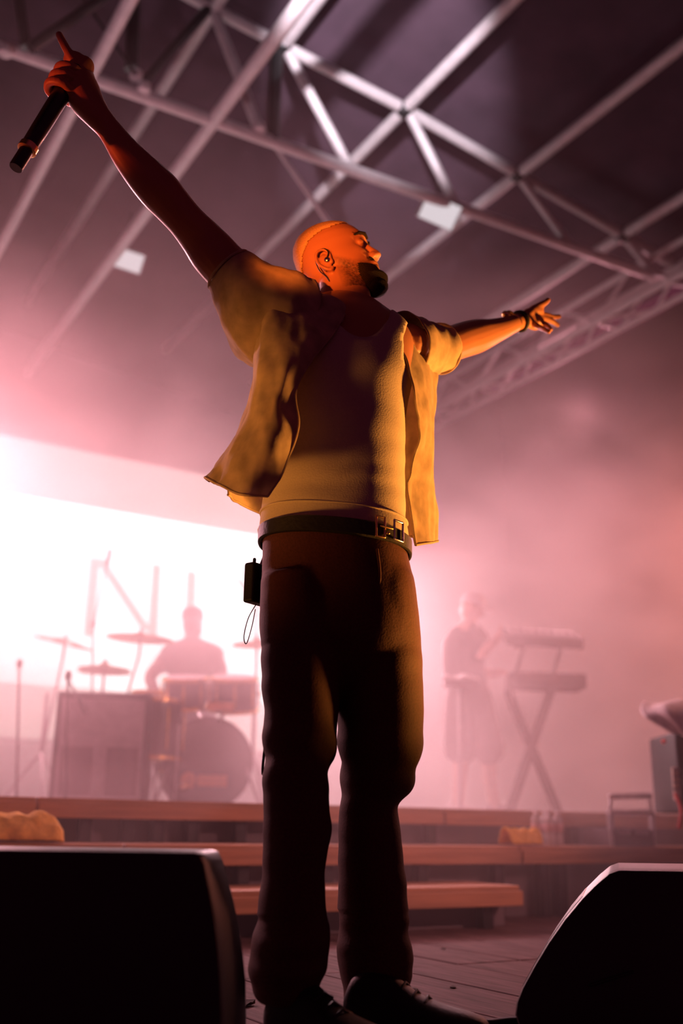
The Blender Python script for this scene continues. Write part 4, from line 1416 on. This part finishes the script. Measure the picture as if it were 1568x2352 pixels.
LEG_B = [(778, 1330, 952, 2.22, 0.26), (775, 1400, 960, 2.225, 0.29), (772, 1500, 966, 2.235, 0.285), (772, 1600, 970, 2.25, 0.27), (776, 1690, 970, 2.265, 0.25), (776, 1745, 963, 2.275, 0.235), (779, 1790, 957, 2.28, 0.225), (782, 1820, 942, 2.29, 0.215),
         (778, 1848, 915, 2.29, 0.195), (775, 1880, 919, 2.29, 0.19), (774, 1950, 926, 2.29, 0.19), (774, 2010, 935, 2.29, 0.19), (775, 2080, 940, 2.29, 0.19),
         (779, 2150, 943, 2.29, 0.195), (777, 2180, 948, 2.29, 0.205), (780, 2210, 952, 2.29, 0.21), (785, 2240, 949, 2.29, 0.20), (787, 2275, 938, 2.29, 0.19), (788, 2300, 934, 2.29, 0.18)]
for LG in (LEG_A, LEG_B):
    tro.loft(dense([ring(a, y, b, y, d, t, 32, 2.2) for a, y, b, d, t in LG], 90))
tv, tf = remesh(tro, 0.0055, 12)


def fold(c):
    k = 0.006 * fnoise(c, (7, 7, 2.2)) + 0.0035 * fnoise(c, (5, 5, 22)) * (1 if c[2] < 0.75 else 0.4)
    if c[2] < 0.22: k += 0.006 * fnoise(c, (6, 6, 30))
    k += 0.006 * math.sin(c[2] * 60 + 3 * fnoise(c, (8, 8, 3))) * max(0, 1 - abs(c[2] - 0.52) / 0.07)
    return k


tv = displace(tv, tf, fold)
trs = build((tv, tf), 'trousers', TROUSER, singer)
trs['label'] = 'dark loose trousers'
# pocket edge, rivet, side seam
pk = MB(); pk.tube(catmull([P(866, 1262, 2.075), P(872, 1320, 2.075), P(868, 1372, 2.08)], 12), 0.003, 8)
build(pk, 'pocket_edge', TROUSER, trs)
pk = MB(); pk.tube(catmull([P(610, 1700, 2.13), P(604, 1780, 2.13), P(640, 1720, 2.06)], 12), 0.003, 8)
build(pk, 'side_seam', TROUSER, trs)
rv = MB(); rv.ell(P(931, 1457, 2.165), (0.008, 0.008, 0.008)); rv_o = build(rv, 'rivet', GOLD, trs)

# ---- belt and buckle
belt = MB()
br0 = ring(603, 1236, 935, 1264, 2.22, 0.302, 60)
cz = np.mean(br0, 0)
zlev = cz[2]
rows = []
for dz, ex in ((-0.017, 0.004), (-0.014, 0.008), (0.014, 0.008), (0.017, 0.004)):
    rows.append([cz + (np.array(p) - cz) * (1 + ex / 0.16) + UP * dz for p in br0])
belt.loft(rows, caps=False)
beo = build(belt, 'belt', LEATHER, singer, solid=0.004)
beo['label'] = 'black leather belt'
mid = np.array(rows[1])


def belt_pt(px):
    best = min((abs(px_of(p)[0] - px), i) for i, p in enumerate(mid) if (p - cz) @ H < 0)[1]
    n = mid[best] - cz; n[2] = 0; n /= np.linalg.norm(n)
    q = mid[best].copy(); q[2] = zlev
    t = np.cross(UP, n)
    return q + n * 0.006, n, t


for px, wdt, hgt, nm, mt in ((868, 0.022, 0.044, 'buckle', GOLD), (912, 0.030, 0.042, 'belt_keeper', SILVER)):
    q, n, t = belt_pt(px)
    fr = MB()
    cr4 = [q + t * a * wdt / 2 + UP * b * hgt / 2 for a, b in ((-1, -1), (1, -1), (1, 1), (-1, 1))]
    for i in range(4):
        fr.tube([cr4[i], cr4[(i + 1) % 4]], 0.0026, 8)
    build(fr, nm, mt, beo)
q, n, t = belt_pt(890)
pr = MB(); pr.tube([q - t * 0.02 + n * 0.003, q + t * 0.012 + n * 0.003], 0.0024, 8); pr.ell(q - UP * 0.012 + n * 0.003, (0.004, 0.004, 0.004))
build(pr, 'buckle_pin', GOLD, beo)

# ---- shirt: one open sheet from placket round the back to the other placket
S = [[(792, 716, 2.14), (748, 692, 2.12), (692, 655, 2.15), (722, 668, 2.31), (790, 690, 2.36), (852, 708, 2.37), (905, 724, 2.335), (893, 740, 2.26)],
     [(765, 765, 2.075), (700, 745, 2.045), (615, 690, 2.09), (640, 700, 2.31), (780, 750, 2.37), (890, 760, 2.39), (968, 762, 2.37), (908, 768, 2.17)],
     [(712, 832, 2.04), (655, 835, 2.01), (588, 800, 2.09), (615, 810, 2.33), (780, 830, 2.39), (900, 840, 2.42), (1000, 835, 2.39), (934, 848, 2.14)],
     [(676, 900, 2.03), (632, 905, 2.00), (578, 880, 2.09), (606, 890, 2.35), (775, 910, 2.41), (895, 915, 2.44), (999, 915, 2.37), (952, 915, 2.15)],
     [(682, 978, 2.02), (618, 985, 1.99), (548, 970, 2.10), (590, 975, 2.37), (765, 990, 2.43), (900, 995, 2.46), (1000, 1000, 2.36), (966, 1000, 2.20)],
     [(662, 1050, 2.02), (585, 1058, 1.985), (512, 1045, 2.11), (575, 1060, 2.39), (760, 1090, 2.45), (905, 1095, 2.48), (1000, 1085, 2.36), (944, 1085, 2.215)],
     [(640, 1098, 2.02), (566, 1102, 1.985), (496, 1080, 2.12), (562, 1110, 2.40), (760, 1160, 2.46), (915, 1165, 2.49), (1001, 1150, 2.36), (934, 1130, 2.215)],
     [(614, 1140, 2.02), (548, 1133, 1.985), (480, 1104, 2.125), (568, 1165, 2.40), (740, 1228, 2.46), (935, 1232, 2.49), (1001, 1243, 2.36), (963, 1249, 2.225)]]
NU, NV = 120, 90
g, gf = patch([[P(*q) for q in r] for r in S], NU, NV)
G = g.reshape(NV, NU, 3)
# cut a slit at the side between front and back hem
gf = [q for q in gf if not (q[0] // NU > NV - 12 and abs((q[0] % NU) / NU - 0.335) < 0.03)]


def wr(c):
    k = 0.013 * fnoise(c, (10, 10, 2.6)) + 0.009 * fnoise(c, (22, 22, 6)) + 0.004 * fnoise(c, (44, 44, 16))
    return k


gv = displace(g, gf, wr)
sh = MB(); sh.add(gv, gf)


def sleeve(rings_, nr, seed):
    rr = dense(rings_, nr)
    v = np.array([p for r in rr for p in r]); n = len(rr[0])
    f = [(a * n + b, a * n + (b + 1) % n, (a + 1) * n + (b + 1) % n, (a + 1) * n + b) for a in range(nr - 1) for b in range(n)]
    v = displace(v, f, lambda c: 0.010 * fnoise(c, (16, 16, 9)) + 0.005 * fnoise(c, (36, 36, 26)))
    sh.add(v, f)
    return rr


slA = sleeve(limb([(700, 652, 605, 850, 2.19), (655, 628, 583, 828, 2.16), (615, 606, 556, 775, 2.14), (583, 590, 522, 712, 2.13), (560, 577, 488, 664, 2.125)], 40, 1.0), 22, 1)
slB = sleeve(limb([(905, 728, 940, 870, 2.30), (950, 742, 975, 862, 2.35), (985, 750, 992, 858, 2.39), (1016, 750, 1004, 853, 2.42)], 40, 1.0), 20, 2)
shirt = build(sh, 'shirt', SHIRT, singer, solid=0.0022)
shirt['label'] = 'open short-sleeved sheer tan shirt'
# hems and plackets give the sheet a stitched edge
hem = MB()
GV = gv.reshape(NV, NU, 3)
hem.tube(GV[:, 0], 0.0032, 6, False); hem.tube(GV[:, -1], 0.0032, 6, False)
hem.tube(GV[-1, :int(NU * 0.30)], 0.0032, 6, False); hem.tube(GV[-1, int(NU * 0.37):], 0.0032, 6, False)
hem.tube(list(slA[-1]) + [slA[-1][0]], 0.003, 6, False); hem.tube(list(slB[-1]) + [slB[-1][0]], 0.003, 6, False)
build(hem, 'shirt_hem', SHIRT, shirt)
# collar: folded strip round the neck
co = [[(800, 742, 2.12), (775, 738, 2.10), (742, 712, 2.10), (714, 688, 2.14), (724, 690, 2.33), (800, 705, 2.385), (880, 725, 2.36), (898, 748, 2.28)],
      [(790, 700, 2.14), (765, 682, 2.115), (738, 674, 2.115), (716, 668, 2.16), (735, 668, 2.32), (800, 682, 2.36), (862, 702, 2.34), (880, 724, 2.28)],
      [(782, 712, 2.16), (762, 700, 2.14), (742, 690, 2.14), (726, 684, 2.17), (742, 684, 2.31), (800, 694, 2.34), (855, 712, 2.325), (872, 730, 2.275)]]
cg, cf = patch([[P(*q) for q in r] for r in co], 60, 14)
cg = displace(cg, cf, lambda c: 0.004 * fnoise(c, (22, 22, 22)))
build((cg, cf), 'collar', SHIRT, shirt, solid=0.003)

# ---- shoes
def shoe(heel, ang, L, lab):
    """ang: toe direction from picture-right towards the camera, in degrees"""
    a = math.radians(ang)
    f = RV * math.cos(a) - H * math.sin(a); s = np.cross(UP, f)
    sec = []
    for u, w, h, zl in ((0.0, 0.030, 0.075, 0.012), (0.06, 0.039, 0.105, 0.0), (0.18, 0.040, 0.120, 0.0), (0.34, 0.038, 0.105, 0.0), (0.52, 0.044, 0.075, 0.0),
                        (0.70, 0.049, 0.060, 0.0), (0.86, 0.043, 0.052, 0.003), (0.96, 0.028, 0.042, 0.008), (1.0, 0.012, 0.030, 0.014)):
        c = np.array(heel) + f * (u * L)
        sec.append([c + s * w * abs(math.cos(t)) ** 0.75 * np.sign(math.cos(t)) + UP * (zl + (h - zl) * (0.5 + 0.5 * abs(math.sin(t)) ** 0.8 * np.sign(math.sin(t)))) for t in np.linspace(0, 2 * math.pi, 24, endpoint=False)])
    o = build(MB().loft(dense(sec, 30)), 'shoe', LEATHER, singer)
    so = [[c for c in r] for r in sec]
    sole = MB()
    rr = []
    for z in (0.0, 0.022):
        rr.append([np.array([*(np.array(heel) + f * (0.5 + 0.53 * math.cos(t)) * L + s * 0.05 * math.sin(t) * (1 + 0.12 * math.cos(t)))[:2], z + 0.001]) for t in np.linspace(0, 2 * math.pi, 30, endpoint=False)])
    sole.loft(rr)
    build(sole, 'sole', BLACK, o)
    lc = MB()
    for u in (0.42, 0.50, 0.58):
        c = np.array(heel) + f * (u * L)
        zt_ = np.interp(u, [0.34, 0.52, 0.7], [0.107, 0.078, 0.062])
        lc.tube([c - s * 0.024 + UP * (zt_ - 0.008), c + UP * (zt_ + 0.002), c + s * 0.024 + UP * (zt_ - 0.008)], 0.003, 6)
    build(lc, 'laces', BLACK, o)
    return o


hA = PZ(630, 2352, 0.03); hA[2] = 0.0
hB = PZ(800, 2330, 0.03); hB[2] = 0.0
shoe(hA, 42, 0.295, None)
shoe(hB, 22, 0.285, None)

# ---- wrist watch and bracelets
ax = P(1205, 735, 2.735) - P(1160, 750, 2.67); ax /= np.linalg.norm(ax)
fr_ = frame(ax)
for px, py, d, r, w, m, nm in ((1193, 738, 2.715, 0.028, 0.006, LEATHER, 'bracelet'), (1178, 742, 2.70, 0.026, 0.004, GOLD, 'chain_bracelet')):
    c = P(px, py, d)
    b_ = MB(); pts = [c + (fr_[0] * math.cos(t) + fr_[1] * math.sin(t)) * r for t in np.linspace(0, 2 * math.pi, 30)]
    b_.tube(pts, w, 8, False)
    build(b_, nm, m, singer)
wc = MB(); wc.ell(P(1160, 722, 2.66), (0.011, 0.011, 0.011)); wc.ell(P(1170, 718, 2.67), (0.012, 0.008, 0.006))
build(wc, 'watch', GOLD, singer)

# ---- microphone (held: a thing of its own)
mic = empty('microphone', MIC_A, 'black handheld wireless microphone gripped in the raised hand', 'microphone')
fx = np.array([MU, MW, MD])
Lm = np.linalg.norm(MIC_B - MIC_A)
build(MB().lathe(MIC_A, [(0.0165, 0.062), (0.0185, 0.066), (0.0195, 0.12), (0.0205, Lm * 0.75), (0.024, Lm * 0.9), (0.024, Lm * 0.93)], fx), 'handle', mat('mic_black', (0.015, 0.013, 0.013), 0.28), mic)
build(MB().lathe(MIC_A, [(0.0145, 0.0), (0.0155, 0.004), (0.0155, 0.052), (0.0165, 0.056)], fx), 'antenna_cap', mat('mic_black', (0, 0, 0)), mic)
build(MB().lathe(MIC_A, [(0.0165, 0.052), (0.0215, 0.054), (0.0215, 0.068), (0.0165, 0.07)], fx), 'ring', GOLD, mic)
build(MB().lathe(MIC_A, [(0.024, Lm * 0.93), (0.025, Lm * 0.95), (0.025, Lm * 1.02), (0.019, Lm * 1.07), (0.008, Lm * 1.09)], fx), 'grille', DARKM, mic)

# ---- wireless pack clipped to the waistband
pk_c = P(590, 1342, 2.26)
pack = empty('wireless_pack', P(590, 1388, 2.26), 'black wireless pack clipped to the back of the waistband', 'pack')
pax = np.array([RV * 0.8 - H * 0.6, RV * 0.6 + H * 0.8, UP])
build(MB().box(pk_c, (0.030, 0.062, 0.092), pax), 'case', BLACK, pack, False, bevel=0.006)
build(MB().tube([pk_c + UP * 0.045 - RV * 0.008, pk_c + UP * 0.058 - RV * 0.008], 0.004, 8), 'antenna', BLACK, pack)
build(MB().tube([pk_c + UP * 0.045 + RV * 0.006, pk_c + UP * 0.062 + RV * 0.012, pk_c + UP * 0.085 + RV * 0.018], 0.003, 8), 'clip', STEEL, pack)
cb = MB(); cb.tube(catmull([P(588, 1388, 2.26), P(570, 1420, 2.27), P(560, 1462, 2.27), P(566, 1478, 2.27), P(578, 1440, 2.27), P(586, 1400, 2.26)], 40), 0.0012, 6)
build(cb, 'cable_loop', BLACK, pack)
# ------------------------------------------------------------------ stage haze
hzm = bpy.data.materials.new('stage_haze'); hzm.use_nodes = True
nt = hzm.node_tree
nt.nodes.remove(nt.nodes['Principled BSDF'])
vs = nt.nodes.new('ShaderNodeVolumeScatter')
vs.inputs['Color'].default_value = (1.0, 0.84, 0.87, 1)
vs.inputs['Anisotropy'].default_value = 0.35
tc = nt.nodes.new('ShaderNodeTexCoord')
mp = nt.nodes.new('ShaderNodeMapping'); mp.inputs['Scale'].default_value = (0.55, 0.55, 0.8)
nt.links.new(tc.outputs['Object'], mp.inputs['Vector'])
nz = nt.nodes.new('ShaderNodeTexNoise'); nz.inputs['Scale'].default_value = 1.5; nz.inputs['Detail'].default_value = 2.5
nz.inputs['Distortion'].default_value = 0.6
nt.links.new(mp.outputs['Vector'], nz.inputs['Vector'])
mr = nt.nodes.new('ShaderNodeMapRange'); mr.inputs['From Min'].default_value = 0.36; mr.inputs['From Max'].default_value = 0.64
mr.inputs['To Min'].default_value = 0.14; mr.inputs['To Max'].default_value = 0.95
nt.links.new(nz.outputs['Fac'], mr.inputs['Value'])
sx = nt.nodes.new('ShaderNodeSeparateXYZ'); nt.links.new(tc.outputs['Object'], sx.inputs[0])
zr = nt.nodes.new('ShaderNodeMapRange'); zr.inputs['From Min'].default_value = 1.2; zr.inputs['From Max'].default_value = 4.25
zr.inputs['To Min'].default_value = 1.0; zr.inputs['To Max'].default_value = 0.0
nt.links.new(sx.outputs['Z'], zr.inputs['Value'])
ml = nt.nodes.new('ShaderNodeMath'); ml.operation = 'MULTIPLY'
nt.links.new(mr.outputs[0], ml.inputs[0]); nt.links.new(zr.outputs[0], ml.inputs[1])
yr = nt.nodes.new('ShaderNodeMapRange'); yr.inputs['From Min'].default_value = 1.4 - 5.0; yr.inputs['From Max'].default_value = 5.4 - 5.0
yr.inputs['To Min'].default_value = 0.08; yr.inputs['To Max'].default_value = 1.0
nt.links.new(sx.outputs['Y'], yr.inputs['Value'])
m2 = nt.nodes.new('ShaderNodeMath'); m2.operation = 'MULTIPLY'
nt.links.new(ml.outputs[0], m2.inputs[0]); nt.links.new(yr.outputs[0], m2.inputs[1])
nt.links.new(m2.outputs[0], vs.inputs['Density'])
nt.links.new(vs.outputs[0], nt.nodes['Material Output'].inputs['Volume'])
HZ0 = 0.9
hz_ = build(MB().box((1.5, (HZ0 + 10.4) / 2, 3.6), (15.5, 10.4 - HZ0, 7.2)), 'haze', hzm, smooth=False, org=(1.5, 5, 0))
tag(hz_, 'pink-lit smoke haze drifting across the upstage area', 'haze', kind='stuff')
